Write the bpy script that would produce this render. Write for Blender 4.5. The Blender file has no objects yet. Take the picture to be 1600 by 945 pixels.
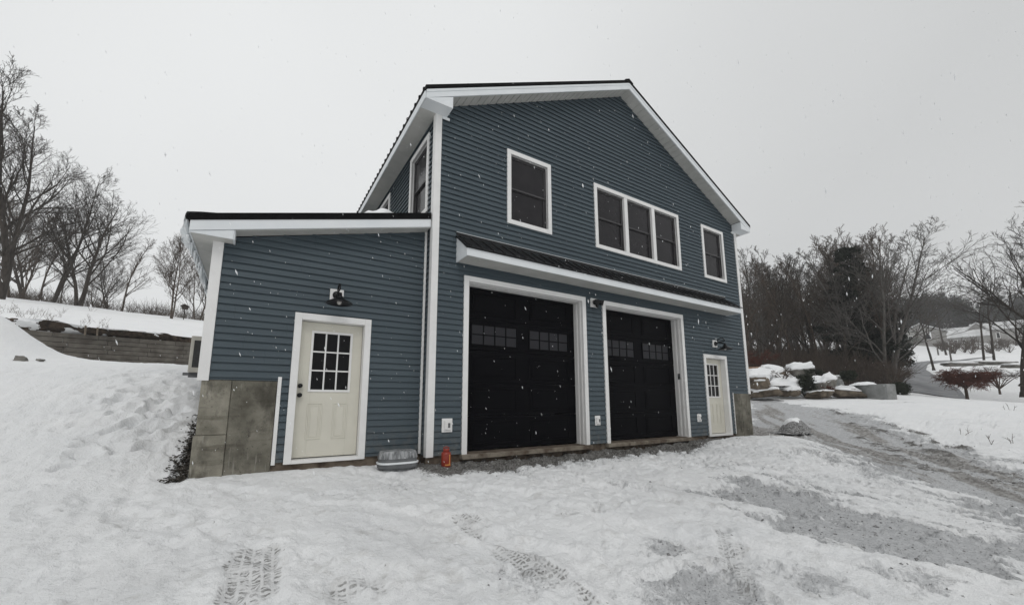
import bpy, math, random
import numpy as np
from mathutils import Vector, Matrix
random.seed(7); RNG = np.random.default_rng(11)
SC = bpy.context.scene
COL = SC.collection
R_ = math.radians

# ------------------------------------------------------------------ camera
CAM = np.array([-2.450729, -6.395267, 0.866767])
YAW, PITCH, ROLL, F, PX, PY = -32.08931, 8.90051, -0.06564, 625.434, 794.388, 530.159
_y, _p, _r = R_(YAW), R_(PITCH), R_(ROLL)
FW = np.array([math.sin(-_y)*math.cos(_p), math.cos(_y)*math.cos(_p), math.sin(_p)])
_r0 = np.cross(FW, [0, 0, 1.0]); _r0 /= np.linalg.norm(_r0); _u0 = np.cross(_r0, FW)
CR = _r0*math.cos(_r) + _u0*math.sin(_r); CU = -_r0*math.sin(_r) + _u0*math.cos(_r)
cd = bpy.data.cameras.new('camera'); cam = bpy.data.objects.new('camera', cd); COL.objects.link(cam)
cd.sensor_width = 36; cd.lens = 36*F/1600; cd.shift_x = (800-PX)/1600; cd.shift_y = (PY-472.5)/1600
cd.clip_start = 0.05; cd.clip_end = 2000
M = Matrix(((CR[0], CU[0], -FW[0], CAM[0]), (CR[1], CU[1], -FW[1], CAM[1]), (CR[2], CU[2], -FW[2], CAM[2]), (0, 0, 0, 1)))
cam.matrix_world = M; SC.camera = cam

def ray(px, py): return FW + CR*(px-PX)/F - CU*(py-PY)/F
def at(px, py, depth):            # world point seen at that pixel of the survey photo, `depth` metres ahead
    return CAM + ray(px, py)*depth

# ------------------------------------------------------------------ light
SUN_EL, SUN_AZ = 48, 200
w = bpy.data.worlds.new('World'); SC.world = w; w.use_nodes = True
nt = w.node_tree; nt.nodes.clear()
N = nt.nodes.new; L = nt.links.new
out = N('ShaderNodeOutputWorld'); bg = N('ShaderNodeBackground'); sky = N('ShaderNodeTexSky')
sky.sky_type = 'NISHITA'; sky.sun_disc = False; sky.sun_elevation = R_(SUN_EL); sky.sun_rotation = R_(SUN_AZ)
sky.dust_density = 6; sky.air_density = 1.0; sky.altitude = 0
hs = N('ShaderNodeHueSaturation'); hs.inputs['Saturation'].default_value = 0.04; hs.inputs['Value'].default_value = 1.0
L(sky.outputs[0], hs.inputs['Color'])
tc = N('ShaderNodeTexCoord'); ns = N('ShaderNodeTexNoise'); ns.inputs['Scale'].default_value = 1.1; ns.inputs['Detail'].default_value = 3
L(tc.outputs['Generated'], ns.inputs['Vector'])
ramp = N('ShaderNodeMapRange'); ramp.inputs[1].default_value = .3; ramp.inputs[2].default_value = .7
ramp.inputs[3].default_value = 8.0; ramp.inputs[4].default_value = 8.8
L(ns.outputs['Fac'], ramp.inputs[0])
# cloud deck a little thinner (brighter) overhead towards the left of the house
dv = N('ShaderNodeVectorMath'); dv.operation = 'DOT_PRODUCT'; dv.inputs[1].default_value = (-0.12, 0.62, 0.77)
L(tc.outputs['Generated'], dv.inputs[0])
dm = N('ShaderNodeMapRange'); dm.inputs[1].default_value = .35; dm.inputs[2].default_value = 1.0; dm.inputs[3].default_value = .74; dm.inputs[4].default_value = 1.02
L(dv.outputs['Value'], dm.inputs[0])
ml = N('ShaderNodeMath'); ml.operation = 'MULTIPLY'; L(ramp.outputs[0], ml.inputs[0]); L(dm.outputs[0], ml.inputs[1])
cc = N('ShaderNodeCombineColor'); 
for i, k in enumerate((.978, .995, 1.0)):
    mm = N('ShaderNodeMath'); mm.operation = 'MULTIPLY'; mm.inputs[1].default_value = k; L(ml.outputs[0], mm.inputs[0]); L(mm.outputs[0], cc.inputs[i])
mx = N('ShaderNodeMix'); mx.data_type = 'RGBA'; mx.inputs['Factor'].default_value = .9
L(hs.outputs[0], mx.inputs['A']); L(cc.outputs[0], mx.inputs['B'])
bg.inputs['Strength'].default_value = 0.1
L(mx.outputs['Result'], bg.inputs[0]); L(bg.outputs[0], out.inputs[0])
sl = bpy.data.lights.new('sun', 'SUN'); sl.energy = 0.5; sl.angle = R_(25); sl.color = (1, .97, .93)
so = bpy.data.objects.new('sun', sl); COL.objects.link(so)
a, e = R_(SUN_AZ), R_(SUN_EL)
so.rotation_euler = Vector((math.sin(a)*math.cos(e), math.cos(a)*math.cos(e), math.sin(e))).to_track_quat('Z', 'Y').to_euler()
so.location = (0, -10, 30)
SC.view_settings.view_transform = 'Standard'; SC.view_settings.look = 'None'; SC.view_settings.exposure = 0.08; SC.view_settings.gamma = 1
SC.cycles.use_denoising = True
try: SC.cycles.denoiser = 'OPENIMAGEDENOISE'
except Exception: pass
SC.cycles.max_bounces = 6; SC.cycles.volume_bounces = 1; SC.cycles.transparent_max_bounces = 6
SC.cycles.use_adaptive_sampling = False

# ------------------------------------------------------------------ materials
class NT:
    def __init__(s, name):
        s.m = bpy.data.materials.new(name); s.m.use_nodes = True; s.t = s.m.node_tree
        s.b = s.t.nodes['Principled BSDF']; s.o = s.t.nodes['Material Output']
        s.b.inputs['Specular IOR Level'].default_value = .3
    def n(s, t, **k):
        x = s.t.nodes.new(t)
        for a, v in k.items():
            if a.startswith('i_'): x.inputs[a[2:].replace('_', ' ')].default_value = v
            else: setattr(x, a, v)
        return x
    def l(s, a, b): s.t.links.new(a, b)
    def coord(s, scale=(1, 1, 1), which='Object'):
        c = s.n('ShaderNodeTexCoord'); mp = s.n('ShaderNodeMapping'); mp.inputs['Scale'].default_value = scale
        s.l(c.outputs[which], mp.inputs['Vector']); return mp.outputs[0]
    def noise(s, vec, scale, detail=4, rough=.55):
        x = s.n('ShaderNodeTexNoise'); x.inputs['Scale'].default_value = scale; x.inputs['Detail'].default_value = detail; x.inputs['Roughness'].default_value = rough
        s.l(vec, x.inputs['Vector']); return x.outputs['Fac']
    def rng(s, v, a, b, c, d):
        x = s.n('ShaderNodeMapRange'); 
        for i, q in enumerate((a, b, c, d)): x.inputs[i+1].default_value = q
        s.l(v, x.inputs[0]); return x.outputs[0]
    def mix(s, f, A, B):
        x = s.n('ShaderNodeMix'); x.data_type = 'RGBA'
        for nm, v in (('Factor', f), ('A', A), ('B', B)):
            i = x.inputs[nm] if nm != 'Factor' else x.inputs[0]
            if nm != 'Factor': i = [q for q in x.inputs if q.name == nm and q.type == 'RGBA'][0]
            if isinstance(v, (int, float)): i.default_value = v
            elif isinstance(v, tuple): i.default_value = (*v[:3], 1)
            else: s.l(v, i)
        return [q for q in x.outputs if q.type == 'RGBA'][0]
    def math(s, op, a, b):
        x = s.n('ShaderNodeMath'); x.operation = op
        for i, v in enumerate((a, b)):
            if isinstance(v, (int, float)): x.inputs[i].default_value = v
            else: s.l(v, x.inputs[i])
        return x.outputs[0]
    def bump(s, h, strength, dist):
        x = s.n('ShaderNodeBump'); x.inputs['Strength'].default_value = strength; x.inputs['Distance'].default_value = dist
        s.l(h, x.inputs['Height']); s.l(x.outputs[0], s.b.inputs['Normal'])
    def base(s, c, rough=.6, metal=0, spec=None):
        if isinstance(c, tuple): s.b.inputs['Base Color'].default_value = (*c, 1)
        else: s.l(c, s.b.inputs['Base Color'])
        s.b.inputs['Roughness'].default_value = rough; s.b.inputs['Metallic'].default_value = metal
        if spec is not None: s.b.inputs['Specular IOR Level'].default_value = spec

def mottled(name, c1, c2, scale, rough=.6, bump=0, bscale=None, stretch=(1, 1, 1), spec=None, lo=.35, hi=.65):
    q = NT(name); v = q.coord(stretch); f = q.noise(v, scale)
    q.base(q.mix(q.rng(f, lo, hi, 0, 1), c1, c2), rough, 0, spec)
    if bump: q.bump(q.noise(v, bscale or scale*3, 6), 1.0, bump)
    return q.m
MT = {}
q = NT('blue_vinyl_siding'); v = q.coord((.25, .25, 6)); v1 = q.coord()
c = q.mix(q.rng(q.noise(v, 1.6, 4), .35, .65, 0, 1), (.055, .074, .088), (.068, .089, .104))
c = q.mix(q.rng(q.noise(v1, .55, 4), .40, .70, 0, .35), c, (.076, .101, .116))
sx_ = q.n('ShaderNodeSeparateXYZ'); q.l(v1, sx_.inputs[0])
br_ = q.n('ShaderNodeTexWhiteNoise'); br_.noise_dimensions = '1D'; q.l(q.math('FLOOR', q.math('DIVIDE', sx_.outputs[2], .2032), 0), br_.inputs['W'])
lp_ = q.math('FRACT', q.math('ADD', q.math('DIVIDE', q.math('ADD', sx_.outputs[0], sx_.outputs[1]), 3.66), br_.outputs[0]), 0)
c = q.mix(q.math('MULTIPLY', q.rng(br_.outputs[0], 0, 1, 0, .22), 1.0), c, (.080, .106, .121))
c = q.mix(q.math('MULTIPLY', q.math('LESS_THAN', lp_, .0022), .45), c, (.030, .042, .052))
st_ = q.math('MULTIPLY', q.rng(sx_.outputs[2], .0, .55, 1, 0), q.rng(q.noise(v1, 7, 5, .65), .42, .66, 0, .55))
c = q.mix(st_, c, (.16, .155, .14))
q.base(c, .55, 0, .25); q.bump(q.noise(v, 40, 5), 1.0, .0006); MT['siding'] = q.m
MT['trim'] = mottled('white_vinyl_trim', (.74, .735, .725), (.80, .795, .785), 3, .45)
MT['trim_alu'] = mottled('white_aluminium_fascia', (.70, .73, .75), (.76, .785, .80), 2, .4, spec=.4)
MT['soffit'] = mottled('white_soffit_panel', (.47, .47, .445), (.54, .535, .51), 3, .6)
MT['cream'] = mottled('cream_door_paint', (.60, .58, .505), (.65, .63, .55), 2.5, .45)
MT['black_door'] = mottled('black_garage_door', (.0022, .0022, .0034), (.0032, .0032, .0046), 3, .45, .0003, 60, (1, 1, 8), spec=.04)
MT['black_metal'] = mottled('black_roof_metal', (.007, .007, .008), (.013, .013, .014), 4, .38, spec=.25)
MT['black_trim'] = mottled('black_roof_edge_metal', (.003, .003, .0035), (.005, .005, .0055), 4, .55, spec=.06)
MT['black_paint'] = mottled('black_lamp_enamel', (.004, .004, .005), (.007, .007, .008), 9, .3, spec=.25)
MT['sash'] = mottled('bronze_sash', (.05, .048, .05), (.062, .06, .062), 6, .4)
MT['grey_plastic'] = mottled('grey_plastic', (.10, .105, .11), (.14, .145, .15), 6, .5)
MT['ac'] = mottled('beige_painted_steel', (.48, .46, .41), (.55, .53, .47), 4, .45)
MT['dark_grille'] = mottled('dark_grille', (.03, .03, .03), (.045, .045, .045), 20, .5)
q = NT('window_glass'); q.base(q.mix(q.rng(q.noise(q.coord(), 2.2, 3), .35, .7, 0, 1), (.010, .009, .011), (.019, .017, .019)), .16, 0, .26); MT['glass'] = q.m
q = NT('dark_door_glass'); q.base((.006, .006, .007), .12, 0, .14); MT['doorglass'] = q.m
q = NT('frosted_lite'); q.base((.020, .020, .024), .35, 0, .22); MT['lite'] = q.m
q = NT('bulb_glass'); q.base((.55, .53, .5), .15); MT['bulb'] = q.m

# concrete with form marks and stains
q = NT('poured_concrete'); v = q.coord(); vs = q.coord((3.0, 3.0, .45)); vh = q.coord((.5, .5, 4.0))
c = q.mix(q.rng(q.noise(v, 1.7, 6, .62), .38, .62, 0, 1), (.092, .086, .068), (.225, .212, .175))
c = q.mix(q.rng(q.noise(q.coord((1.6, 1.6, .9)), 2.6, 7, .68), .50, .66, 0, .75), c, (.050, .046, .037))
c = q.mix(q.rng(q.noise(vh, 2.6, 5, .6), .56, .68, 0, .5), c, (.055, .048, .036))
c = q.mix(q.rng(q.noise(vs, 5.5, 6, .7), .60, .70, 0, .6), c, (.34, .325, .29))
c = q.mix(q.rng(q.noise(v, 28, 4, .7), .60, .72, 0, .7), c, (.035, .031, .025))
q.base(c, .9); q.bump(q.noise(v, 45, 6), .8, .006); MT['concrete'] = q.m
MT['concrete2'] = MT['concrete'].copy(); MT['concrete2'].name = 'pale_form_concrete'
_b = MT['concrete2'].node_tree; _p2 = _b.nodes['Principled BSDF'].inputs['Base Color']; _src = _p2.links[0].from_socket
_hs = _b.nodes.new('ShaderNodeHueSaturation'); _hs.inputs['Value'].default_value = 1.32; _b.links.new(_src, _hs.inputs['Color']); _b.links.new(_hs.outputs[0], _p2)
q = NT('damp_sill_concrete'); v = q.coord()
c = q.mix(q.rng(q.noise(v, 5, 5), .38, .62, 0, 1), (.10, .075, .055), (.24, .21, .17))
q.base(c, .85); q.bump(q.noise(v, 50, 6), .6, .004); MT['sill'] = q.m
MT['footing'] = mottled('stained_footing', (.055, .038, .028), (.16, .13, .10), 6, .9, .004, 40)

# snow (also on roofs and rocks)
def snow_nodes(q, v):
    c = q.mix(q.rng(q.noise(v, 1.3, 5), .35, .7, 0, 1), (.86, .87, .88), (.905, .91, .915))
    return q.mix(q.rng(q.noise(v, 9, 5, .65), .60, .80, 0, .35), c, (.66, .65, .63))
def trodden(q, v, c):
    c = q.mix(q.rng(q.noise(v, .9, 6, .62), .48, .70, 0, .42), c, (.60, .605, .615))
    c = q.mix(q.rng(q.noise(v, 4.0, 6, .7), .56, .68, 0, .45), c, (.52, .51, .49))
    return q.mix(q.rng(q.noise(v, 24, 4, .7), .67, .73, 0, .7), c, (.15, .138, .122))
q = NT('snow'); v = q.coord(); q.base(snow_nodes(q, v), .75, 0, .2); q.bump(q.noise(v, 14, 6, .6), .5, .03); MT['snow'] = q.m
q = NT('clean_snow'); v = q.coord(); q.base((.87, .88, .89), .7, 0, .2); q.bump(q.noise(v, 9, 5, .6), .4, .03); MT['clean_snow'] = q.m
q = NT('ice'); v = q.coord(); q.base(q.mix(q.rng(q.noise(v, 7, 4), .4, .6, 0, 1), (.62, .66, .68), (.78, .80, .81)), .3, 0, .5); q.bump(q.noise(v, 10, 5), .5, .02); MT['ice'] = q.m

# yard ground: snow with gravel / slush / mud where the vertex masks say so
q = NT('snowy_yard'); v = q.coord()
sc = q.mix(.06, snow_nodes(q, v), (.60, .605, .61))
def attr(nm):
    x = q.n('ShaderNodeAttribute'); x.attribute_name = nm; return x.outputs['Fac']
nbig = q.noise(v, 5, 6, .65); nfin = q.noise(v, 38, 4, .6); nmid = q.noise(v, 14, 5, .65)
stone = q.n('ShaderNodeTexVoronoi'); stone.inputs['Scale'].default_value = 42; q.l(v, stone.inputs['Vector'])
grain = q.n('ShaderNodeSeparateColor'); q.l(stone.outputs['Color'], grain.inputs[0])
gcol = q.mix(q.rng(grain.outputs[0], 0, 1, 0, 1), (.07, .066, .060), (.24, .235, .225))
slcol = q.mix(q.rng(nmid, .35, .65, 0, 1), (.45, .457, .468), (.59, .597, .607))
slcol = q.mix(q.rng(q.noise(v, 55, 3, .65), .585, .66, 0, .8), slcol, (.09, .09, .092))
mcol = q.mix(q.rng(nmid, .35, .65, 0, 1), (.18, .170, .160), (.45, .443, .432))
dirt = q.mix(q.rng(nfin, .40, .62, 0, 1), (.012, .011, .009), (.075, .066, .055))
def mask(nm, nz, soft=.12, k=.9):
    s = q.math('ADD', attr(nm), q.math('MULTIPLY', q.math('SUBTRACT', nz, .5), k))
    return q.rng(s, .5-soft, .5+soft, 0, 1)
mixn = q.math('ADD', q.math('MULTIPLY', nbig, .5), q.math('MULTIPLY', nfin, .5))
sc = q.mix(attr('trodden'), sc, trodden(q, v, sc))
c = q.mix(mask('slush', mixn, .10, 1.2), sc, slcol)
c = q.mix(mask('mud', mixn, .14, 1.6), c, mcol)
c = q.mix(mask('gravel', mixn, .10, 1.7), c, gcol)
au = q.math('ABSOLUTE', attr('track_across'), 0)
ph = q.math('ADD', attr('track_along'), q.math('ADD', q.math('MULTIPLY', au, 1.6), q.math('ADD', q.math('MULTIPLY', nmid, 1.1), q.math('MULTIPLY', nbig, 2.2))))
lug = q.rng(q.math('SINE', q.math('MULTIPLY', ph, 6.2832), 0), .05, .55, 0, 1)
rib = q.rng(q.math('SINE', q.math('ADD', q.math('MULTIPLY', attr('track_across'), 31.0), q.math('ADD', q.math('MULTIPLY', nmid, 3.0), q.math('MULTIPLY', nbig, 4.0))), 0), -.75, -.35, 0, 1)
lug = q.math('MULTIPLY', lug, rib)
tm_ = q.rng(q.math('ADD', attr('tread'), q.math('MULTIPLY', q.math('SUBTRACT', mixn, .5), 1.1)), .38, .75, 0, 1)
lugk = q.math('MULTIPLY', q.math('MULTIPLY', lug, tm_), q.rng(q.noise(v, 8.5, 5, .7), .40, .58, 0, 1))
c = q.mix(q.math('MULTIPLY', tm_, .22), c, (.45, .44, .43))
c = q.mix(q.math('MULTIPLY', lugk, .80), c, (.24, .235, .225))
c = q.mix(mask('dirt', mixn, .08, 1.3), c, dirt)
q.base(c, .8, 0, .2)
hsum = q.math('SUBTRACT', q.math('ADD', q.math('MULTIPLY', nmid, .9), q.math('MULTIPLY', nfin, .55)), q.math('MULTIPLY', lugk, .5))
q.bump(q.math('ADD', hsum, q.math('MULTIPLY', q.noise(v, 85, 3, .6), .30)), .85, .034); MT['yard'] = q.m
MT['brown_bank'] = mottled('bare_earth_bank', (.022, .016, .012), (.085, .062, .045), 7, .95, .03, 14)
MT['asphalt'] = mottled('plowed_road', (.20, .205, .215), (.30, .305, .315), 1.2, .8, .01, 8)
MT['bark'] = mottled('grey_bark', (.032, .026, .021), (.066, .055, .046), 3, .95, .01, 12, (4, 4, .6))
MT['bark2'] = mottled('pale_grey_bark', (.075, .068, .062), (.14, .13, .12), 3, .95, .01, 12, (4, 4, .6))
MT['bark3'] = mottled('brown_bark', (.054, .040, .031), (.108, .084, .067), 3, .95, .01, 12, (4, 4, .6))
MT['redtwig'] = mottled('red_brown_twigs', (.070, .024, .017), (.125, .048, .034), 4, .9)
MT['drytwig'] = mottled('dry_brown_twigs', (.05, .034, .024), (.11, .078, .055), 4, .9)
MT['needle'] = mottled('dark_pine_needles', (.006, .009, .006), (.022, .027, .017), 1.5, .8)
MT['needle2'] = mottled('dark_juniper_needles', (.008, .012, .007), (.026, .034, .018), 5, .8)
MT['far_wood'] = mottled('distant_wood_bark', (.022, .020, .019), (.050, .047, .043), .4, .95)
MT['rock'] = mottled('tan_boulder', (.070, .056, .042), (.20, .165, .125), 3, .9, .02, 8)
MT['rockg'] = mottled('grey_boulder', (.10, .095, .085), (.22, .21, .19), 3, .9, .02, 8)
q = NT('landscape_timber_blocks'); v = q.coord((1, 1, 1))
c = q.mix(q.rng(q.noise(v, 3.2, 5), .35, .66, 0, 1), (.085, .075, .063), (.160, .147, .128))
q.base(c, .95); q.bump(q.noise(v, 25, 5), .6, .01); MT['block'] = q.m
MT['greyblock'] = mottled('grey_wall_block', (.20, .205, .20), (.30, .305, .30), 4, .9, .008, 30)
MT['white_house'] = mottled('pale_house_siding', (.27, .262, .25), (.35, .342, .33), 1, .7)
MT['old_snow'] = mottled('old_roof_snow', (.50, .505, .51), (.74, .745, .75), .5, .8)
MT['orange'] = mottled('orange_red_plastic', (.24, .024, .012), (.32, .042, .018), 6, .35, spec=.5)
MT['orange2'] = mottled('amber_plastic', (.55, .22, .05), (.62, .28, .08), 6, .35, spec=.5)
MT['heap'] = mottled('dark_gravel', (.05, .048, .046), (.42, .42, .42), 30, .95, .015, 40)
MT['tan_wood'] = mottled('tan_board', (.25, .16, .11), (.36, .25, .18), 5, .8, stretch=(6, 1, 1))
MT['twig_black'] = mottled('wet_black_leaves', (.018, .016, .013), (.085, .075, .062), 8, .8)

# ------------------------------------------------------------------ mesh helpers
class MB:
    def __init__(s): s.v = []; s.f = []; s.mi = []; s.sm = []
    def add(s, vs, fs, m=0, smooth=False):
        o = len(s.v); s.v += [tuple(map(float, p)) for p in vs]
        for f in fs: s.f.append(tuple(o+i for i in f)); s.mi.append(m); s.sm.append(smooth)
        return s
    def box(s, x0, x1, y0, y1, z0, z1, m=0):
        vs = [(x, y, z) for z in (z0, z1) for y in (y0, y1) for x in (x0, x1)]
        return s.add(vs, [(0, 2, 3, 1), (4, 5, 7, 6), (0, 1, 5, 4), (2, 6, 7, 3), (0, 4, 6, 2), (1, 3, 7, 5)], m)
    def prism(s, pts, axis, a, b, m=0):          # polygon (2-D) extruded along an axis from a to b
        def P(p, t):
            return {'y': (p[0], t, p[1]), 'x': (t, p[0], p[1]), 'z': (p[0], p[1], t)}[axis]
        n = len(pts); vs = [P(p, a) for p in pts] + [P(p, b) for p in pts]
        fs = [tuple(range(n)), tuple(range(2*n-1, n-1, -1))] + [(i, i+n, (i+1) % n+n, (i+1) % n) for i in range(n)]
        return s.add(vs, fs, m)
    def tube(s, pts, rad, n=8, m=0, cap=True, smooth=True):
        pts = [Vector(p) for p in pts]; k = len(pts); vs = []; fs = []
        if not hasattr(rad, '__len__'): rad = [rad]*k
        ref = Vector((0, 0, 1)); 
        for i, p in enumerate(pts):
            d = (pts[min(i+1, k-1)]-pts[max(i-1, 0)]).normalized()
            if abs(d.dot(ref)) > .95: ref = Vector((1, 0, 0)) if abs(d.x) < .9 else Vector((0, 1, 0))
            x = d.cross(ref).normalized(); y = d.cross(x)
            ref = x.cross(d) if True else ref
            vs += [p + (x*math.cos(2*math.pi*j/n)+y*math.sin(2*math.pi*j/n))*rad[i] for j in range(n)]
        for i in range(k-1):
            for j in range(n): fs.append((i*n+j, i*n+(j+1) % n, (i+1)*n+(j+1) % n, (i+1)*n+j))
        s.add(vs, fs, m, smooth)
        if cap: s.add(vs[:n], [tuple(range(n-1, -1, -1))], m); s.add(vs[-n:], [tuple(range(n))], m)
        return s
    def lathe(s, prof, c, n=24, m=0, axis='z', smooth=True):   # prof: (radius, height) list
        vs = []; fs = []; k = len(prof)
        for r, h in prof:
            for j in range(n):
                t = 2*math.pi*j/n; a, b = r*math.cos(t), r*math.sin(t)
                vs.append({'z': (c[0]+a, c[1]+b, c[2]+h), 'y': (c[0]+a, c[1]+h, c[2]+b), 'x': (c[0]+h, c[1]+a, c[2]+b)}[axis])
        for i in range(k-1):
            for j in range(n): fs.append((i*n+j, i*n+(j+1) % n, (i+1)*n+(j+1) % n, (i+1)*n+j))
        return s.add(vs, fs, m, smooth)
    def build(s, name, mats, parent=None, bevel=0):
        me = bpy.data.meshes.new(name); me.from_pydata(s.v, [], s.f)
        for x in (mats if isinstance(mats, (list, tuple)) else [mats]): me.materials.append(x)
        me.polygons.foreach_set('material_index', s.mi); me.polygons.foreach_set('use_smooth', s.sm)
        me.update(); o = bpy.data.objects.new(name, me); COL.objects.link(o)
        if parent: o.parent = parent
        if bevel:
            b = o.modifiers.new('bevel', 'BEVEL'); b.width = bevel; b.segments = 2; b.limit_method = 'ANGLE'
        return o
def frame(mb, x0, x1, z0, z1, wd, y0, y1, m=0, bottom=True):     # picture frame in the xz plane, butted corners
    mb.box(x0, x0+wd, y0, y1, z0, z1, m); mb.box(x1-wd, x1, y0, y1, z0, z1, m)
    mb.box(x0+wd, x1-wd, y0, y1, z1-wd, z1, m)
    if bottom: mb.box(x0+wd, x1-wd, y0, y1, z0, z0+wd, m)
    return mb
def mesh_np(name, V, Q, mats, parent=None, smooth=False, mi=None):
    me = bpy.data.meshes.new(name); V = np.asarray(V, np.float32); Q = np.asarray(Q, np.int32); k = Q.shape[1]
    me.vertices.add(len(V)); me.vertices.foreach_set('co', V.ravel())
    me.loops.add(Q.size); me.loops.foreach_set('vertex_index', Q.ravel())
    me.polygons.add(len(Q)); me.polygons.foreach_set('loop_start', np.arange(len(Q), dtype=np.int32)*k)
    me.polygons.foreach_set('loop_total', np.full(len(Q), k, np.int32))
    for x in (mats if isinstance(mats, (list, tuple)) else [mats]): me.materials.append(x)
    if smooth: me.polygons.foreach_set('use_smooth', np.ones(len(Q), bool))
    if mi is not None: me.polygons.foreach_set('material_index', np.asarray(mi, np.int32))
    me.update(calc_edges=True); me.validate()
    o = bpy.data.objects.new(name, me); COL.objects.link(o)
    if parent: o.parent = parent
    return o
def tag(o, label=None, cat=None, group=None, kind=None):
    for k, v in (('label', label), ('category', cat), ('group', group), ('kind', kind)):
        if v: o[k] = v
    return o
def empty(name, loc, label, cat, group=None, rz=0):
    o = bpy.data.objects.new(name, None); COL.objects.link(o); o.location = tuple(map(float, loc)); o.rotation_euler = (0, 0, rz)
    return tag(o, label, cat, group)

# ------------------------------------------------------------------ numpy noise
def _h(ix, iy, seed):
    n = (ix.astype(np.int64)*374761393 + iy.astype(np.int64)*668265263 + seed*974711) & 0x7fffffff
    n = ((n ^ (n >> 13))*1274126177) & 0x7fffffff
    return ((n ^ (n >> 16)) & 0xffff)/65535.0
def vnoise(x, y, seed=0):
    ix, iy = np.floor(x), np.floor(y); fx, fy = x-ix, y-iy
    fx = fx*fx*fx*(fx*(fx*6-15)+10); fy = fy*fy*fy*(fy*(fy*6-15)+10)
    a, b, c, d = _h(ix, iy, seed), _h(ix+1, iy, seed), _h(ix, iy+1, seed), _h(ix+1, iy+1, seed)
    return (a*(1-fx)+b*fx)*(1-fy)+(c*(1-fx)+d*fx)*fy - .5
def fbm(x, y, scale, octv=4, seed=0, gain=.5):
    s = 0; amp = 1; k = 1/scale
    for o in range(octv):
        cs, sn = math.cos(o*1.1), math.sin(o*1.1)
        s = s + amp*vnoise((x*cs-y*sn)*k+17.3*o, (x*sn+y*cs)*k-9.1*o, seed+o*31); amp *= gain; k *= 2.03
    return s

# ------------------------------------------------------------------ terrain
ctrl = []
def cp(x, y, z): ctrl.append((x, y, z))
def cpx(px, py, dep): ctrl.append(tuple(at(px, py, dep)))
for x in (-3, 0, 3, 6, 9): cp(x, -.1, -.13); cp(x, -3, -.345); cp(x, -6.4, -.60); cp(x, -12, -1.0); cp(x, -30, -1.6)
cp(-3.2, .25, -.09); cp(-3.4, 1.2, .30); cp(-3.5, 2.4, .80); cp(-3.6, 4, 1.36); cp(-4.0, 8.5, 1.94); cp(-4, 14, 2.2)
cp(-5, -.6, -.12); cp(-5, 1.5, .38); cp(-5.2, 3.2, 1.05); cp(-5.5, 5.5, 1.58); cp(-7.5, 7.7, 1.75); cp(-8.5, 3, 1.0); cp(-7, .5, .12); cp(-9, -2, -.15); cp(-7, -4, -.5)
cp(-10, -8, -.7); cp(-14, 2, .9); cp(-16, 10, 2.4); cp(-14, -20, -1.2); cp(-30, 10, 3); cp(-30, -20, -.5); cp(-12, 20, 2.6)
cp(-1, 3, .2); cp(3, 4, .1); cp(6, 8, .4); cp(2, 14, 1.5); cp(8, 16, 1.6)
cp(10.2, 0, -.10); cp(10.5, 2.5, .12); cp(11, 7, .6); cp(12, -3, -.22); cp(14, 0, .32)
for px, py, d in ((1190, 622, 19), (1240, 622, 19), (1300, 622, 19), (1385, 622, 18), (1400, 625.5, 17), (1450, 627, 15.5), (1500, 629, 14.5), (1600, 638, 12.5),
                  (1290, 641, 14.5), (1400, 668, 11.2), (1500, 700, 8.9), (1600, 735, 7.3), (1230, 680, 9.6), (1400, 730, 7.2), (1600, 790, 5.6)): cpx(px, py, d)
for px, py, d in ((1170, 590, 30), (1240, 588, 30), (1320, 586, 30), (1395, 606, 26), (1380, 585, 38), (1480, 622, 26), (1450, 599, 36), (1430, 578, 48), (1438, 567, 58),
                  (1500, 562, 64), (1600, 600, 34), (1590, 618, 26), (1560, 585, 40), (1600, 560, 60), (1420, 552, 72), (1500, 548, 76), (1590, 545, 76), (1450, 536, 86), (1580, 538, 88),
                  (1250, 560, 60), (1180, 560, 60), (1350, 545, 80), (1200, 530, 110), (1480, 505, 130), (1600, 500, 130), (1300, 505, 150), (1700, 520, 130), (1750, 580, 60), (1750, 640, 20)): cpx(px, py, d)
cp(60, -60, 0); cp(140, -80, 10); cp(20, -60, -2); cp(0, 60, 8); cp(-60, 60, 14); cp(40, 110, 25); cp(-60, -60, 0); cp(220, 20, 45); cp(160, 150, 45); cp(30, -12, .2); cp(40, -20, .2)
CT = np.array(ctrl)
def _k(r2): return np.where(r2 > 1e-9, r2*np.log(np.maximum(r2, 1e-9))*.5, 0)
_n = len(CT); _d2 = ((CT[:, None, :2]-CT[None, :, :2])**2).sum(-1)
_A = np.zeros((_n+3, _n+3)); _A[:_n, :_n] = _k(_d2) + np.eye(_n)*.15; _A[:_n, _n] = 1; _A[:_n, _n+1:] = CT[:, :2]; _A[_n:, :_n] = _A[:_n, _n:].T
_W = np.linalg.solve(_A, np.concatenate([CT[:, 2], [0, 0, 0]]))
MOUND = at(-30, 512, 11.5)
def macro(x, y):
    x = np.asarray(x, float); y = np.asarray(y, float); sh = x.shape; x = x.ravel(); y = y.ravel(); z = np.empty_like(x)
    for s in range(0, len(x), 40000):
        X, Y = x[s:s+40000], y[s:s+40000]
        r2 = (X[:, None]-CT[None, :, 0])**2 + (Y[:, None]-CT[None, :, 1])**2
        z[s:s+40000] = _k(r2)@_W[:_n] + _W[_n] + _W[_n+1]*X + _W[_n+2]*Y
    z = z + 1.30*np.exp(-(((x-MOUND[0])/1.25)**2 + ((y-MOUND[1])/1.1)**2))
    return z.reshape(sh)
def gnd(x, y): return float(macro(np.array([x]), np.array([y]))[0])
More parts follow.
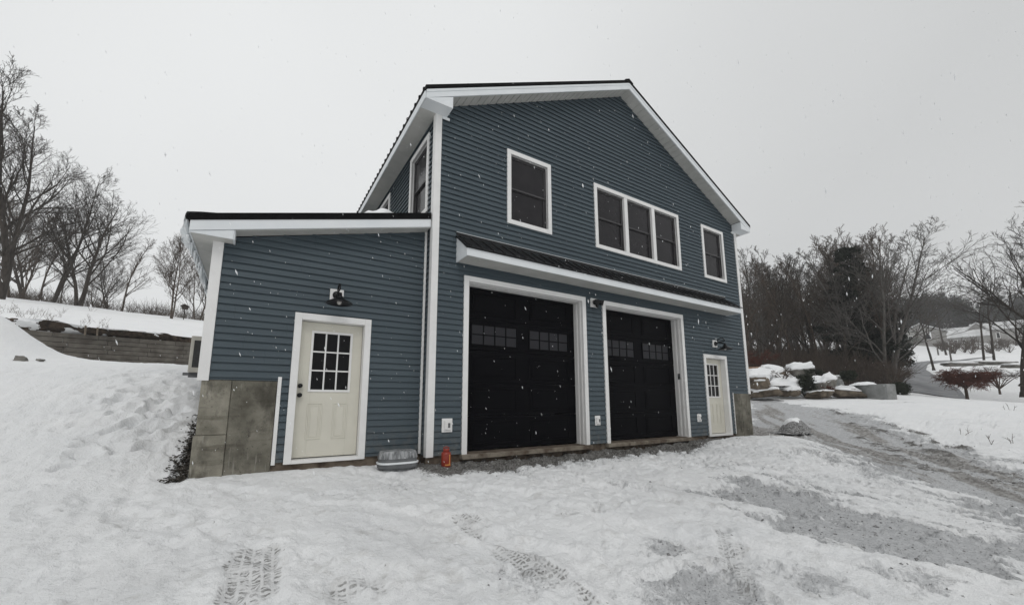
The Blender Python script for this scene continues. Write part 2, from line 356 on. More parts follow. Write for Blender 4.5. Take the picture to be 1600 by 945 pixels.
def hit(px, py, tmax=120):          # where the sight line through that photo pixel meets the yard
    d = ray(px, py); t = np.concatenate([np.arange(2.0, 30, .05), np.arange(30, tmax, .3)])
    P = CAM[None]+d[None]*t[:, None]; g = macro(P[:, 0], P[:, 1]) - P[:, 2]
    k = np.argmax(g > 0)
    if g[k] <= 0: return P[-1]
    u = g[k-1]/(g[k-1]-g[k]); return P[k-1]*(1-u)+P[k]*u
def hp(*pts): return np.array([hit(*p)[:2] for p in pts])

def axis(lo, f0, f1, hi, step, gr):
    a = list(np.arange(f0, f1, step)); s = step; x = a[-1]
    while x < hi: s = min(s*gr, 6); x += s; a.append(x)
    s = step; x = f0; b = []
    while x > lo: s = min(s*gr, 6); x -= s; b.append(x)
    return np.array(b[::-1]+a)
gx = axis(-70, -7.6, 10.5, 250, .026, 1.035); gy = axis(-70, -6.3, 2.6, 190, .026, 1.045)
X, Y = np.meshgrid(gx, gy); nx, ny = len(gx), len(gy); Z = macro(X, Y)
near = 1/(1+((np.hypot(X-1, Y+2))/22)**2)

def pdist(poly, X, Y):               # signed distance to a polygon, inside negative
    d = np.full(X.shape, 1e9); ins = np.zeros(X.shape, bool); n = len(poly)
    for i in range(n):
        (ax, ay), (bx, by) = poly[i], poly[(i+1) % n]
        t = np.clip(((X-ax)*(bx-ax)+(Y-ay)*(by-ay))/max(1e-9, (bx-ax)**2+(by-ay)**2), 0, 1)
        d = np.minimum(d, np.hypot(X-ax-t*(bx-ax), Y-ay-t*(by-ay)))
        c = ((ay > Y) != (by > Y)) & (X < (bx-ax)*(Y-ay)/((by-ay) if abs(by-ay) > 1e-12 else 1e-12)+ax)
        ins ^= c
    return np.where(ins, -d, d)
def ldist(pl, X, Y):                 # distance to a polyline, running length, signed side offset
    d = np.full(X.shape, 1e9); s = np.zeros(X.shape); o = np.zeros(X.shape); run = 0
    for (ax, ay), (bx, by) in zip(pl[:-1], pl[1:]):
        ln = math.hypot(bx-ax, by-ay); t = np.clip(((X-ax)*(bx-ax)+(Y-ay)*(by-ay))/ln**2, 0, 1)
        q = np.hypot(X-ax-t*(bx-ax), Y-ay-t*(by-ay)); k = q < d
        d = np.where(k, q, d); s = np.where(k, run+t*ln, s)
        o = np.where(k, ((X-ax)*(by-ay)-(Y-ay)*(bx-ax))/ln, o); run += ln
    return d, s, o
def sst(a, b, x): t = np.clip((x-a)/(b-a), 0, 1); return t*t*(3-2*t)

slush = np.zeros_like(X); mud = np.zeros_like(X); grav = np.zeros_like(X); tread = np.zeros_like(X); dirt = np.zeros_like(X)
edge = fbm(X, Y, .9, 4, 5)*.5 + fbm(X, Y, .22, 3, 9)*.16
_sd = hit(1600, 878)[:2]-hit(1110, 757)[:2]; _sd = _sd/np.hypot(*_sd)          # the way the wheels slid
SU, SV = X*_sd[0]+Y*_sd[1], -X*_sd[1]+Y*_sd[0]
streak = fbm(SU*.22, SV, .16, 4, 71, .6)
# bare slushy gravel patch, right foreground
P1 = hp((1068, 768), (1105, 747), (1165, 741), (1235, 757), (1335, 790), (1440, 812), (1600, 850), (1600, 912), (1500, 892), (1400, 870), (1300, 848), (1220, 815), (1150, 790))
P2 = hp((1200, 742), (1250, 742), (1300, 757), (1350, 772), (1290, 770))
d1 = pdist(P1, X, Y); d1 = np.minimum(d1, pdist(P2, X, Y))+edge*.5+streak*.75
slush = np.maximum(slush, sst(.16, -.30, d1)*(.93+.5*streak))
DR = hp((1176, 622), (1200, 624), (1290, 641), (1400, 668), (1500, 700), (1600, 733), (1680, 765), (1680, 900), (1600, 810), (1500, 772), (1400, 735), (1290, 696), (1235, 678), (1176, 672))
dd = pdist(DR, X, Y)+edge*.9
_rd = hit(1560, 740)[:2]-hit(1300, 662)[:2]; _rd = _rd/np.hypot(*_rd)
rut = fbm((X*_rd[0]+Y*_rd[1])*.14, -X*_rd[1]+Y*_rd[0], .34, 4, 21, .6)*1.5
mud = np.maximum(mud, sst(.4, -.6, dd)*(.44+.75*rut))
slush = np.maximum(slush, sst(1.0, -.5, dd+streak*.8)*1.0)
# dark ploughed ridges along the driveway edges
for pl, wd in ((hp((1290, 640), (1340, 652), (1400, 667), (1440, 678), (1500, 700)), .22), (hp((1335, 680), (1375, 696), (1410, 715), (1460, 735), (1600, 757)), .26), (hp((1330, 660), (1420, 690), (1500, 722), (1600, 750)), .18)):
    q_, s_, o_ = ldist(pl, X, Y); k = sst(wd*1.6, .0, q_+edge*.25)
    grav = np.maximum(grav, k*(.50+.5*streak)); Z = Z + k*.045*(1+fbm(X, Y, .25, 3, 77))
# gravel strip along the garage
strip = sst(-1.15, -.30, Y+edge*.9)*sst(-.7, .2, X)*sst(10.6, 9.6, X)*(Y < .3)
grav = np.maximum(grav, strip*.95); slush = np.maximum(slush, sst(-1.7, -.5, Y+edge*1.1)*sst(-.2, 1.2, X)*sst(13, 10, X)*.62)
# muddy corner right of the building
mud = np.maximum(mud, sst(2.4, .2, np.hypot(X-10.7, Y-.2)+edge)*.8)
# thin scattered dirt in the foreground
for px, py, r, a in ((1040, 850, .28, .6), (1130, 826, .16, .8), (1280, 905, .30, .62), (1080, 915, .55, .62), (1140, 930, .3, .6), (900, 800, .3, .42), (820, 900, .5, .45), (930, 790, .2, .4), (1360, 885, .2, .6), (1150, 860, .2, .42), (1440, 900, .3, .5), (1200, 880, .2, .5), (620, 760, .4, .42), (500, 770, .4, .42)):
    h = hit(px, py); k = sst(r*1.5, 0, np.hypot((X-h[0])*.8, (Y-h[1])*1.1)+edge*.4); slush = np.maximum(slush, k*a)
q_ = fbm(X, Y, 1.7, 5, 41, .6)
slush = np.maximum(slush, (.22+.45*q_)*sst(-1, 3, X)*sst(.2, -1, Y)*sst(-9, -5, Y))
# tyre treads pressed into the snow
TU, TS = np.zeros_like(X), np.zeros_like(X)
def tyre(pl, wd, depth, dark, pitch=.045, cross=0):
    global Z, tread, TU, TS
    d, s, o = ldist(pl, X, Y); wob = fbm(X, Y, .15, 3, 3)
    body = sst(wd*.60, wd*.44, d+wob*.06)*sst(-.02, .1, s)*(d < wd*.7)
    patch = sst(-.22, .10, fbm(X, Y, .45, 3, 55))
    Z = Z - body*.016 + .010*np.exp(-((d-wd*.62)/.035)**2)*(s > .05)
    k = (body*dark > tread) & (body > 0)
    TU = np.where(d < wd*.75, o/wd, TU); TS = np.where(d < wd*.75, s/pitch, TS)
    tread = np.maximum(tread, body*dark*(.30+.70*patch))
tyre(hp((716, 800), (760, 832), (800, 862), (850, 893), (905, 940), (950, 985)), .27, 0, .9)
tyre(hp((402, 846), (396, 885), (392, 930), (388, 1000)), .34, 0, .95)
tyre(hp((560, 893), (566, 925), (572, 990)), .34, 0, .7)
tyre(hp((1130, 820), (1145, 870), (1160, 960)), .22, 0, .6)
tyre(hp((1060, 880), (1110, 935), (1150, 990)), .30, 0, .62)
tyre(hp((905, 830), (1000, 900), (1080, 985)), .2, 0, .35)
# footprints on the bank left of the lean-to
r2 = np.random.default_rng(5)
for i in range(128):
    if i < 88: px, py = r2.normal(235, 38), r2.uniform(578, 705)
    elif i < 112: px, py = r2.uniform(90, 280), r2.uniform(590, 730)
    else: px, py = r2.uniform(40, 420), r2.uniform(745, 860)
    if px > 300 and py < 745: continue
    h = hit(px, py); a = r2.normal(.2, .5); ca, sa = math.cos(a), math.sin(a)
    m = (np.abs(X-h[0]) < .5) & (np.abs(Y-h[1]) < .5)
    if not m.any(): continue
    u = ((X[m]-h[0])*ca+(Y[m]-h[1])*sa)/r2.uniform(.12, .18); v_ = (-(X[m]-h[0])*sa+(Y[m]-h[1])*ca)/r2.uniform(.065, .095)
    rr = np.hypot(u, v_); dp = r2.uniform(.035, .085)*(.5 if i >= 112 else 1)
    Z[m] -= dp*sst(1.15, .60, rr) - dp*.10*np.exp(-((rr-1.5)/.35)**2)
# bare leaves and dirt against the lean-to's concrete side
bd = hp((314, 640), (307, 655), (299, 680), (289, 705), (290, 728), (302, 740), (318, 744))
bdw = np.vstack([bd, [(-3.0, .2), (-3.0, 2.3)]])
dirt = np.maximum(dirt, sst(.10, -.12, pdist(bdw, X, Y)+edge*.3))
# snow relief
yard = sst(.5, -.4, Y)*sst(-5.2, -3.6, X)
rough = sst(-.10, .22, fbm(X, Y, 1.3, 4, 91, .6))
rel = fbm(X, Y, .95, 3, 1, .45)*.050 + fbm(X, Y, .30, 4, 2, .5)*.014 - sst(.04, .26, fbm(SU*.55, SV, .30, 4, 34, .6))*.030 + streak*.030
rel = rel*(1-.30*yard)*(.60+.40*yard) + fbm(X, Y, .11, 4, 8, .62)*(.005+.022*rough*(.12+.88*yard))+fbm(X, Y, .055, 2, 18)*.006
# long shallow wheel ruts packed into the snow
for pl, wd, dp in ((hp((560, 735), (800, 770), (1100, 845), (1400, 985)), .16, .035), (hp((760, 735), (1000, 765), (1300, 840), (1600, 930)), .17, .03), (hp((350, 760), (640, 800), (900, 870), (1080, 985)), .15, .03), (hp((180, 800), (420, 850), (620, 985)), .14, .02), (hp((1000, 720), (1250, 740), (1600, 820)), .17, .03)):
    q_, s_, o_ = ldist(pl, X, Y); q_ = q_+fbm(X, Y, .5, 3, 23)*.12; rel = rel - dp*sst(wd, wd*.45, q_) + dp*.55*np.exp(-((q_-wd*1.35)/.06)**2)*(.5+1.6*fbm(X, Y, .2, 3, 24))
patchk = np.clip(slush+grav+mud, 0, 1)
Z = Z + rel*near*(1-.55*patchk) + fbm(X, Y, 9, 3, 13)*.25*(1-near)*sst(20, 60, np.hypot(X, Y))
cr_ = fbm(X, Y, .13, 4, 66, .6)
Z = Z - .050*sst(.46, .60, slush+cr_*.55)*near + .014*np.exp(-((slush+cr_*.4-.40)/.07)**2)*near*(slush > .05)
Z = Z - .016*sst(.10, .16, fbm(X, Y, .55, 4, 67, .6)+.25*cr_)*near*yard
Z = Z + mud*rut*.055*near + grav*fbm(X, Y, .07, 2, 61)*.03*near + dirt*fbm(X, Y, .09, 2, 62)*.09
for i in range(700):
    px, py = r2.uniform(0, 1300), r2.uniform(715, 960); h = hit(px, py); rr_ = r2.gamma(1.6, .007)+.013
    m = (np.abs(X-h[0]) < .25) & (np.abs(Y-h[1]) < .25)
    if m.any(): Z[m] += rr_*.62*np.exp(-(((X[m]-h[0])**2+(Y[m]-h[1])**2)/rr_**2)**1.5)*(1-patchk[m])
# keep snow off the house fabric: low under the slab, kept under the sills
inside = (X > -3.0) & (X < 9.95) & (Y > .36) & (Y < 9) | (X > .06) & (X < 9.95) & (Y > .05) & (Y < 9)
Z = np.where(inside, np.minimum(Z, -.45), Z)
fr = (X > -3.2) & (X < 10.3) & (Y > -.6) & (Y <= .36)
Z = np.where(fr, np.minimum(Z, -.085), Z)
idx = np.arange(nx*ny).reshape(ny, nx)
Q = np.stack([idx[:-1, :-1], idx[:-1, 1:], idx[1:, 1:], idx[1:, :-1]], -1).reshape(-1, 4)
g = mesh_np('ground', np.stack([X, Y, Z], -1).reshape(-1, 3), Q, MT['yard'], smooth=True)
for nm, A in (('slush', slush), ('mud', mud), ('gravel', grav), ('trodden', sst(.4, -1.2, Y+edge*.8)*sst(-6.5, -2.5, X+edge)*sst(16, 9, X)*.95), ('tread', tread), ('track_across', TU), ('track_along', TS), ('dirt', dirt)):
    at_ = g.data.attributes.new(nm, 'FLOAT', 'POINT'); at_.data.foreach_set('value', A.astype(np.float32).ravel())
tag(g, kind='structure')
def zat(x, y):                        # finished ground height
    i = int(np.clip(np.searchsorted(gx, x)-1, 0, nx-2)); j = int(np.clip(np.searchsorted(gy, y)-1, 0, ny-2))
    return float(Z[j:j+2, i:i+2].mean())

# ------------------------------------------------------------------ the garage building
W = 10.03; D = 9.2; LX = -3.08; LY = .283
house = empty('garage_building', (W/2, 0, 0), 'two storey blue clapboard garage with black metal roof and attached lean-to', 'building')
HP = house
_hm = Matrix.Translation((-W/2, 0, 0))
def hb(mb, name, mats, parent=None, bevel=0, label=None):
    o = mb.build(name, mats, parent or HP, bevel)
    if parent is None: o.matrix_parent_inverse = _hm
    if label: o['label'] = label
    return o
S = .491; EX = -.35; RZ = 6.376; XC = W/2; YF = -.32; YB = D+.32
def rt(x): return RZ + S*((x if x <= XC else W-x)-EX)           # top of main roof
EXPO = .1016
def siding(fn, u0f, u1f, z0, z1, holes, extra=(), zref=0.0, seed=0):
    mb = MB(); rr = random.Random(seed); i0 = int(math.floor((z0-zref)/EXPO)); z = zref+i0*EXPO
    while z < z1-1e-6:
        a, b = max(z, z0), min(z+EXPO, z1); br = sorted({a, b} | {q for h in holes for q in h[2:4] if a < q < b} | {q for q in extra if a < q < b})
        for p, q in zip(br[:-1], br[1:]):
            if q-p < 1e-5: continue
            mid = (p+q)/2; cuts = sorted([h for h in holes if h[2] < mid < h[3]])
            L0, L1, R0, R1 = u0f(p), u0f(q), u1f(p), u1f(q); segs = []; cl0, cl1 = L0, L1
            for h in cuts:
                if h[0] > cl0: segs.append((cl0, cl1, h[0], h[0]))
                cl0 = cl1 = max(cl0, h[1])
            segs.append((cl0, cl1, R0, R1))
            for (l0, l1, r0, r1) in segs:
                if r0-l0 < .003 and r1-l1 < .003: continue
                n = max(1, int((r0-l0)/.7))
                dep = lambda zz: .002 + .028*(1-(zz-z)/EXPO)
                jit = [rr.uniform(-.0012, .0012) for _ in range(n+1)]
                vs = []; lip = abs(p-z) < 1e-9 and p > z0+.01
                for k in range(n+1):
                    t = k/n; ub = l0+(r0-l0)*t; ut = l1+(r1-l1)*t; j_ = jit[k]*.7
                    pb = p-.013 if lip else p
                    vs += [fn(ub, pb+(jit[k] if p == z else 0), dep(p)+j_), fn(ut, q, dep(q))]
                    if lip: vs += [fn(ub, pb+jit[k], dep(p)+j_-.004), fn(ub, p+.012, dep(p)+j_-.005), fn(ub, p+.012, .0005)]
                st = 5 if lip else 2; fs = []
                for k in range(n):
                    o = k*st; fs.append((o, o+st, o+st+1, o+1))
                    if lip: fs += [(o+2, o+st+2, o+st, o), (o+3, o+st+3, o+st+2, o+2), (o+4, o+st+4, o+st+3, o+3)]
                mb.add(vs, fs)
        z += EXPO
    return mb
front = lambda u, z, d: (u, -d, z)
frontL = lambda u, z, d: (u, LY-d, z)
WIN = [(1.518, 2.639, 4.387, 6.0), (3.924, 7.110, 4.387, 5.99), (8.174, 9.295, 4.387, 6.0)]
G1 = (.595, 3.542, 0, 3.148); G2 = (4.048, 7.002, 0, 3.148)
DOOR_R = (7.810, 8.918, 0, 2.16); DOOR_L = (-2.04, -.932, .03, 2.2)
CONC_R = (9.10, 10.1, -1, 1.115); CONC_L = (-3.1, -2.19, -1, 1.172)
und = lambda z: 0.0
hl = [(a+.02, b-.02, c+.02, d-.02) for a, b, c, d in WIN] + [(a+.03, b-.03, c-1, d-.03) for a, b, c, d in (G1, G2)] + [(DOOR_R[0]+.03, DOOR_R[1]-.03, -1, DOOR_R[3]-.03), CONC_R]
zs_eave = rt(0)-.25
lf = lambda z: 0.0 if z <= zs_eave else (z-zs_eave)/S
rf_ = lambda z: W-lf(z)
mb = siding(front, lf, rf_, 0.0, rt(XC)-.25, hl, (zs_eave,), seed=1)
hb(mb, 'front_wall', MT['siding'])
def side_fn(u, z, d): return (-d, u, z)
SW = [(.297, 1.396, 4.36, 5.972), (2.945, 4.044, 4.36, 5.972)]
# left side wall (u runs along y); holes kept generic
tmp = siding(lambda u, z, d: (-d, u, z), lambda z: 0.0, lambda z: D, 0.0, 6.16, [(a+.02, b-.02, c+.02, d-.02) for a, b, c, d in SW], seed=2)
hb(tmp, 'side_wall', MT['siding'])
tmp = siding(lambda u, z, d: (W+d, u, z), lambda z: 0.0, lambda z: D, 1.115, 6.16, [], seed=3)
hb(tmp, 'side_wall', MT['siding'])
tmp = siding(lambda u, z, d: (u, D+d, z), lf, rf_, .4, rt(XC)-.25, [], (zs_eave,), seed=4)
hb(tmp, 'back_wall', MT['siding'])
# lean-to walls
LS = .263; LZ = 3.327; LE = -3.385; LYF = .03
def lt(x): return LZ + LS*(x-LE)
lzs = lt(LX)-.265
llf = lambda z: LX if z <= lzs else LX+(z-lzs)/LS
tmp = siding(frontL, llf, lambda z: -.002, .03, lt(0)-.268, [(DOOR_L[0]+.03, DOOR_L[1]-.03, -1, DOOR_L[3]-.03), CONC_L], (lzs,), seed=5)
hb(tmp, 'lean_to_front_wall', MT['siding'])
tmp = siding(lambda u, z, d: (LX-d, u, z), lambda z: LY, lambda z: D, 1.172, 3.14, [], seed=6)
hb(tmp, 'lean_to_side_wall', MT['siding'])
mb = MB().box(LX-.004, 0, D-.05, D, -.5, 3.2); hb(mb, 'lean_to_back_wall', MT['siding'])
# foundations
mb = MB(); mb.box(-2.19, -.02, LY+.012, LY+.3, -.6, .028); mb.box(-.02, W-.02, .014, .25, -.6, -.002); 
hb(mb, 'foundation', MT['footing'])
mb = MB(); mb.box(LX-.01, -2.735, LY-.028, LY+.25, -.7, .44); mb.box(LX+.012, -2.735, LY-.018, LY+.25, .443, 1.168); hb(mb, 'concrete_pilaster', MT['concrete2'], bevel=.012, label='paler concrete pilaster with a step at the left corner')
mb = MB(); mb.box(-2.732, -2.195, LY-.008, LY+.25, -.7, 1.168)
mb.box(LX-.01, LX+.25, LY+.25, D, -.7, 1.168)
hb(mb, 'concrete_wall', MT['concrete'], bevel=.008, label='stained grey concrete foundation wall left of the lean-to door')
mb = MB(); mb.box(9.125, 9.52, -.022, .25, -.6, 1.11); mb.box(9.523, 10.02, -.026, .25, -.6, 1.11); mb.box(9.8, 10.02, .25, D, -.6, 1.11)
hb(mb, 'concrete_wall', MT['concrete'], bevel=.006, label='pale concrete foundation wall at the right corner')
# corner boards and J-trims
def trim(*b, name='corner_board', m='trim', bev=.004):
    mb = MB()
    for q_ in b: mb.box(*q_)
    return hb(mb, name, MT[m], bevel=bev)
trim((-.036, .088, -.036, 0, -.02, 6.17), (-.036, 0, 0, .088, -.02, 6.17))
trim((W-.09, W+.036, -.036, 0, 1.10, 6.17), (W, W+.036, 0, .09, 1.10, 6.17))
trim((LX-.036, LX+.088, LY-.038, LY-.001, 1.155, 3.155), (LX-.036, LX, LY-.001, LY+.09, 1.155, 3.155))
trim((-.066, -.028, LY-.042, LY+.005, .02, 3.96))
trim((-2.19, -2.142, LY-.036, LY+.01, .0, 1.23), name='edge_trim')
trim((9.098, 9.123, -.036, .01, -.02, 1.13), name='edge_trim')
# main roof
def slab(x0, x1, f, th0, th1, y0, y1):
    return [(x0, f(x0)-th0), (x1, f(x1)-th0), (x1, f(x1)-th1), (x0, f(x0)-th1)]
mb = MB()
prof = [(EX, rt(EX)), (XC, rt(XC)), (W-EX, rt(W-EX)), (W-EX, rt(EX)-.085), (XC, rt(XC)-.085), (EX, rt(EX)-.085)]
mb.prism(prof, 'y', YF-.012, YB+.012)
y = YF+.1
while y < YB:                                    # standing ribs
    for sx in (0, 1):
        p0, p1 = (EX-.015, XC-.03) if sx == 0 else (W-EX+.015, XC+.03)
        for (ya, yb) in ((y-.016, y+.016),):
            z0, z1 = RZ+S*(-.015), rt(XC-.03)
            mb.add([(p0, ya, z0-.03), (p0, yb, z0-.03), (p0, yb, z0+.024), (p0, ya, z0+.024), (p1, ya, z1-.03), (p1, yb, z1-.03), (p1, yb, z1+.024), (p1, ya, z1+.024)],
                   [(0, 1, 2, 3), (4, 7, 6, 5), (3, 2, 6, 7), (0, 3, 7, 4), (1, 5, 6, 2), (0, 4, 5, 1)])
    y += .229
mb.prism([(XC-.14, rt(XC-.14)+.03), (XC, rt(XC)+.035), (XC+.14, rt(XC-.14)+.03), (XC+.14, rt(XC-.14)-.02), (XC-.14, rt(XC-.14)-.02)], 'y', YF-.016, YB)
roof = hb(mb, 'main_roof', MT['black_trim'])
# white rake boards, eave fascia, returns
def rake(y0, y1):
    mb = MB(); o = EX+.02
    mb.prism([(o, rt(o)-.087), (XC, rt(XC)-.087), (W-o, rt(o)-.087), (W-o, rt(o)-.245), (XC, rt(XC)-.255), (o, rt(o)-.245)], 'y', y0, y1)
    mb.prism([(o+.0, rt(o)-.089), (XC, rt(XC)-.089), (W-o, rt(o)-.089), (W-o, rt(o)-.135), (XC, rt(XC)-.137), (o, rt(o)-.135)], 'y', y0-.01, y0)
    return mb
hb(rake(YF, YF+.025), 'rake_board', MT['trim_alu']); hb(rake(YB-.025, YB), 'rake_board', MT['trim_alu'])
ZS = 6.148
for sx in (0, 1):
    mb = MB(); x0, x1 = (EX+.001, EX+.018) if sx == 0 else (W-EX-.018, W-EX-.001)
    mb.box(x0, x1, YF+.026, YB-.026, ZS-.004, rt(EX)-.088); hb(mb, 'eave_fascia', MT['trim_alu'])
    a, b = (EX+.019, -.002) if sx == 0 else (W+.002, W-EX-.019)
    mb = MB(); mb.box(a, b, YF+.03, YB-.03, ZS, ZS+.012)
    y = YF+.3
    while y < YB: mb.box(a+.012, b-.012, y, y+.006, ZS-.003, ZS); y += .3
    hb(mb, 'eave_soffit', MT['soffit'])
    # boxed eave return at the front
    f = (lambda x: x) if sx == 0 else (lambda x: W-x)
    mb = MB(); x1 = .178
    pts = [(f(EX+.022), ZS-.006), (f(x1), ZS-.006), (f(x1), rt(x1)-.262), (f(EX+.022), rt(EX+.022)-.262+.02)]
    if sx: pts = pts[::-1]
    mb.prism(pts, 'y', YF+.004, -.03)
    xa, xb = sorted((f(.09), f(.235))); mb.box(xa, xb, -.045, -.022, ZS-.06, ZS-.008)
    hb(mb, 'eave_return', MT['trim_alu'], bevel=.004)
# sloped soffit under the front rake, with panel joints
mb = MB()
for sx in (0, 1):
    f = (lambda x: x) if sx == 0 else (lambda x: W-x); x = .18
    while x < XC-.01:
        xe = min(x+.148, XC)
        if xe - x > .03:
            A = [(f(x+.003), YF+.026, rt(x)-.250), (f(xe-.003), YF+.026, rt(xe)-.250), (f(xe-.003), -.001, rt(xe)-.250), (f(x+.003), -.001, rt(x)-.250)]
            B = [(p[0], p[1], p[2]+.02) for p in A]
            mb.add(A+B, [(0, 1, 2, 3), (4, 7, 6, 5), (0, 4, 5, 1), (3, 2, 6, 7), (0, 3, 7, 4), (1, 5, 6, 2)])
        x += .152
    mb.add([(f(.18), YF+.026, rt(.18)-.24), (f(XC), YF+.026, rt(XC)-.24), (f(XC), -.001, rt(XC)-.24), (f(.18), -.001, rt(.18)-.24)], [(0, 1, 2, 3)])
    # frieze strip where the siding meets the soffit
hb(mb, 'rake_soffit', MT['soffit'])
# lean-to roof
mb = MB(); X1 = -.05
mb.prism([(LE, lt(LE)), (X1, lt(X1)), (X1, lt(X1)-.115), (LE, lt(LE)-.092)], 'y', LYF-.012, D+.25)
mb.box(X1, -.022, LY+.02, D, lt(0)-.06, lt(0)+.03)
y = LYF+.14
while y < D+.2:
    z0, z1 = lt(LE), lt(X1)
    mb.add([(LE-.01, y-.015, z0-.03), (LE-.01, y+.015, z0-.03), (LE-.01, y+.015, z0+.02), (LE-.01, y-.015, z0+.02), (X1, y-.015, z1-.03), (X1, y+.015, z1-.03), (X1, y+.015, z1+.02), (X1, y-.015, z1+.02)],
           [(0, 1, 2, 3), (4, 7, 6, 5), (3, 2, 6, 7), (0, 3, 7, 4), (1, 5, 6, 2), (0, 4, 5, 1)]); y += .229
hb(mb, 'lean_to_roof', MT['black_trim'])
mb = MB(); o = LE+.025
mb.prism([(o, lt(o)-.094), (X1+.002, lt(X1)-.117), (X1+.002, lt(X1)-.262), (o, lt(o)-.235)], 'y', LYF, LYF+.022)
mb.prism([(o, lt(o)-.20), (X1+.001, lt(X1)-.222), (X1+.001, lt(X1)-.263), (o, lt(o)-.237)], 'y', LYF-.009, LYF)
hb(mb, 'rake_board', MT['trim_alu'])
mb = MB(); mb.prism([(LX+.2, lt(LX+.2)-.25), (X1, lt(X1)-.272), (X1, lt(X1)-.262), (LX+.2, lt(LX+.2)-.24)], 'y', LYF+.023, LY-.001); hb(mb, 'rake_soffit', MT['soffit'])
LZS = 3.142
mb = MB(); mb.prism([(o+.004, LZS-.064), (-2.88, LZS-.064), (-2.88, lt(-2.88)-.242), (o+.004, lt(o)-.238)], 'y', LYF+.003, LYF+.019)
mb.prism([(-2.885, LZS-.064), (-2.862, LZS-.064), (-2.862, lt(-2.87)-.246), (-2.885, lt(-2.87)-.246)], 'y', LYF+.019, LY-.02)
hb(mb, 'eave_return', MT['trim_alu'], bevel=.003)
mb = MB(); mb.box(o-.002, o+.014, LYF+.023, D+.2, LZS-.066, lt(o)-.10); hb(mb, 'eave_fascia', MT['trim_alu'])
mb = MB(); mb.box(o+.015, -2.886, LYF+.02, LY-.03, LZS-.06, LZS-.048); mb.box(o+.015, LX-.002, LY-.03, D+.2, LZS-.06, LZS-.048); hb(mb, 'eave_soffit', MT['soffit'])

# windows -------------------------------------------------------------------
def unit(pane_mb, sash_mb, x0, x1, z0, z1):
    zm = (z0+z1)/2
    frame(sash_mb, x0, x1, z0, z1, .022, .028, .1)
    frame(sash_mb, x0+.022, x1-.022, zm-.015, z1-.022, .034, .036, .06)
    frame(sash_mb, x0+.022, x1-.022, z0+.022, zm+.012, .036, .062, .09)
    pane_mb.box(x0+.05, x1-.05, .046, .052, zm+.015, z1-.05); pane_mb.box(x0+.05, x1-.05, .074, .08, z0+.055, zm-.02)
def window(x0, x1, z0, z1, n=1, rot=None):
    fm, sm, pm = MB(), MB(), MB(); wd = .092
    frame(fm, x0, x1, z0, z1, wd, -.042, -.001); frame(fm, x0+wd-.03, x1-wd+.03, z0+wd-.03, z1-wd+.03, .03, -.02, .1)
    ix0, ix1 = x0+wd, x1-wd; mw = .115; uw = (ix1-ix0-mw*(n-1))/n
    for k in range(n):
        a = ix0+k*(uw+mw); unit(pm, sm, a, a+uw, z0+wd, z1-wd)
        if k: fm.box(a-mw, a, -.038, .1, z0+wd, z1-wd)
    if rot:
        for mbx in (fm, sm, pm): mbx.v = [rot(p) for p in mbx.v]
    s = hb(sm, 'window', MT['sash'])
    for nm, mbx, mt in (('frame', fm, 'trim'), ('pane', pm, 'glass')):
        o = mbx.build(nm, MT[mt], s, .004 if nm == 'frame' else 0)
    return s
window(*WIN[0]); window(*WIN[1], n=3)['label'] = 'wide triple window with white frame'; window(*WIN[2])
for q_ in SW: window(*q_, rot=lambda p: (p[1], p[0], p[2]))

# garage doors --------------------------------------------------------------
def garage(x0, x1, z1):
    rc = .26; cw = .10
    dm_, cm = MB(), MB(); lites = []
    ix0, ix1, iz = x0+cw, x1-cw, z1-cw
    cm.box(x0, ix0, -.044, -.001, -.01, z1); cm.box(ix1, x1, -.044, -.001, -.01, z1); cm.box(ix0, ix1, -.044, -.001, iz, z1)
    cm.box(ix0-.02, ix0, -.001, rc+.05, -.01, iz+.02); cm.box(ix1, ix1+.02, -.001, rc+.05, -.01, iz+.02); cm.box(ix0, ix1, -.001, rc+.05, iz, iz+.02)
    # door stops: thin raised beads on the reveal
    for k in (.03, .14):
        cm.box(ix1-.012, ix1, k, k+.05, -.01, iz-.012); cm.box(ix0, ix0+.012, k, k+.05, -.01, iz-.012); cm.box(ix0, ix1, k, k+.05, iz-.012, iz)
    sh = (iz-.02)/5
    for k in range(5):
        a, b = .018+k*sh, .018+(k+1)*sh-.006
        dm_.box(ix0, ix1, rc, rc+.045, a, b)
        for (p, q_) in ((ix0+.21, ix0+1.21), (ix1-1.21, ix1-.21)):
            if k == 3:
                za, zb = a+.115, b-.115; frame(dm_, p-.03, q_+.03, za-.03, zb+.03, .03, rc-.02, rc)
                lm, mm = MB(), MB(); lites.append((lm, mm)); lm.box(p, q_, rc-.006, rc-.001, za, zb)
                for j in range(1, 4): mm.box(p+(q_-p)*j/4-.011, p+(q_-p)*j/4+.011, rc-.016, rc-.006, za, zb)
                zm = (za+zb)/2
                for j in range(4): mm.box(p+(q_-p)*j/4+.012, p+(q_-p)*(j+1)/4-.012, rc-.015, rc-.006, zm-.01, zm+.01)
            else:
                frame(dm_, p, q_, a+.09, b-.09, .02, rc-.012, rc); dm_.box(p+.055, q_-.055, rc-.008, rc, a+.145, b-.145)
    d = hb(dm_, 'garage_door', MT['black_door'], bevel=.004)
    cm.build('casing', MT['trim'], d, .004); 
    for lm, mm in lites: lm.build('pane', MT['lite'], d); mm.build('muntin', MT['black_door'], d)
    sl_ = MB().box(x0-.02, x1+.02, -.10, rc+.06, -.09, -.012); sl_.build('threshold', MT['sill'], d, .01)
    return d
garage(*G1[:2], 3.148); garage(*G2[:2], 3.148)

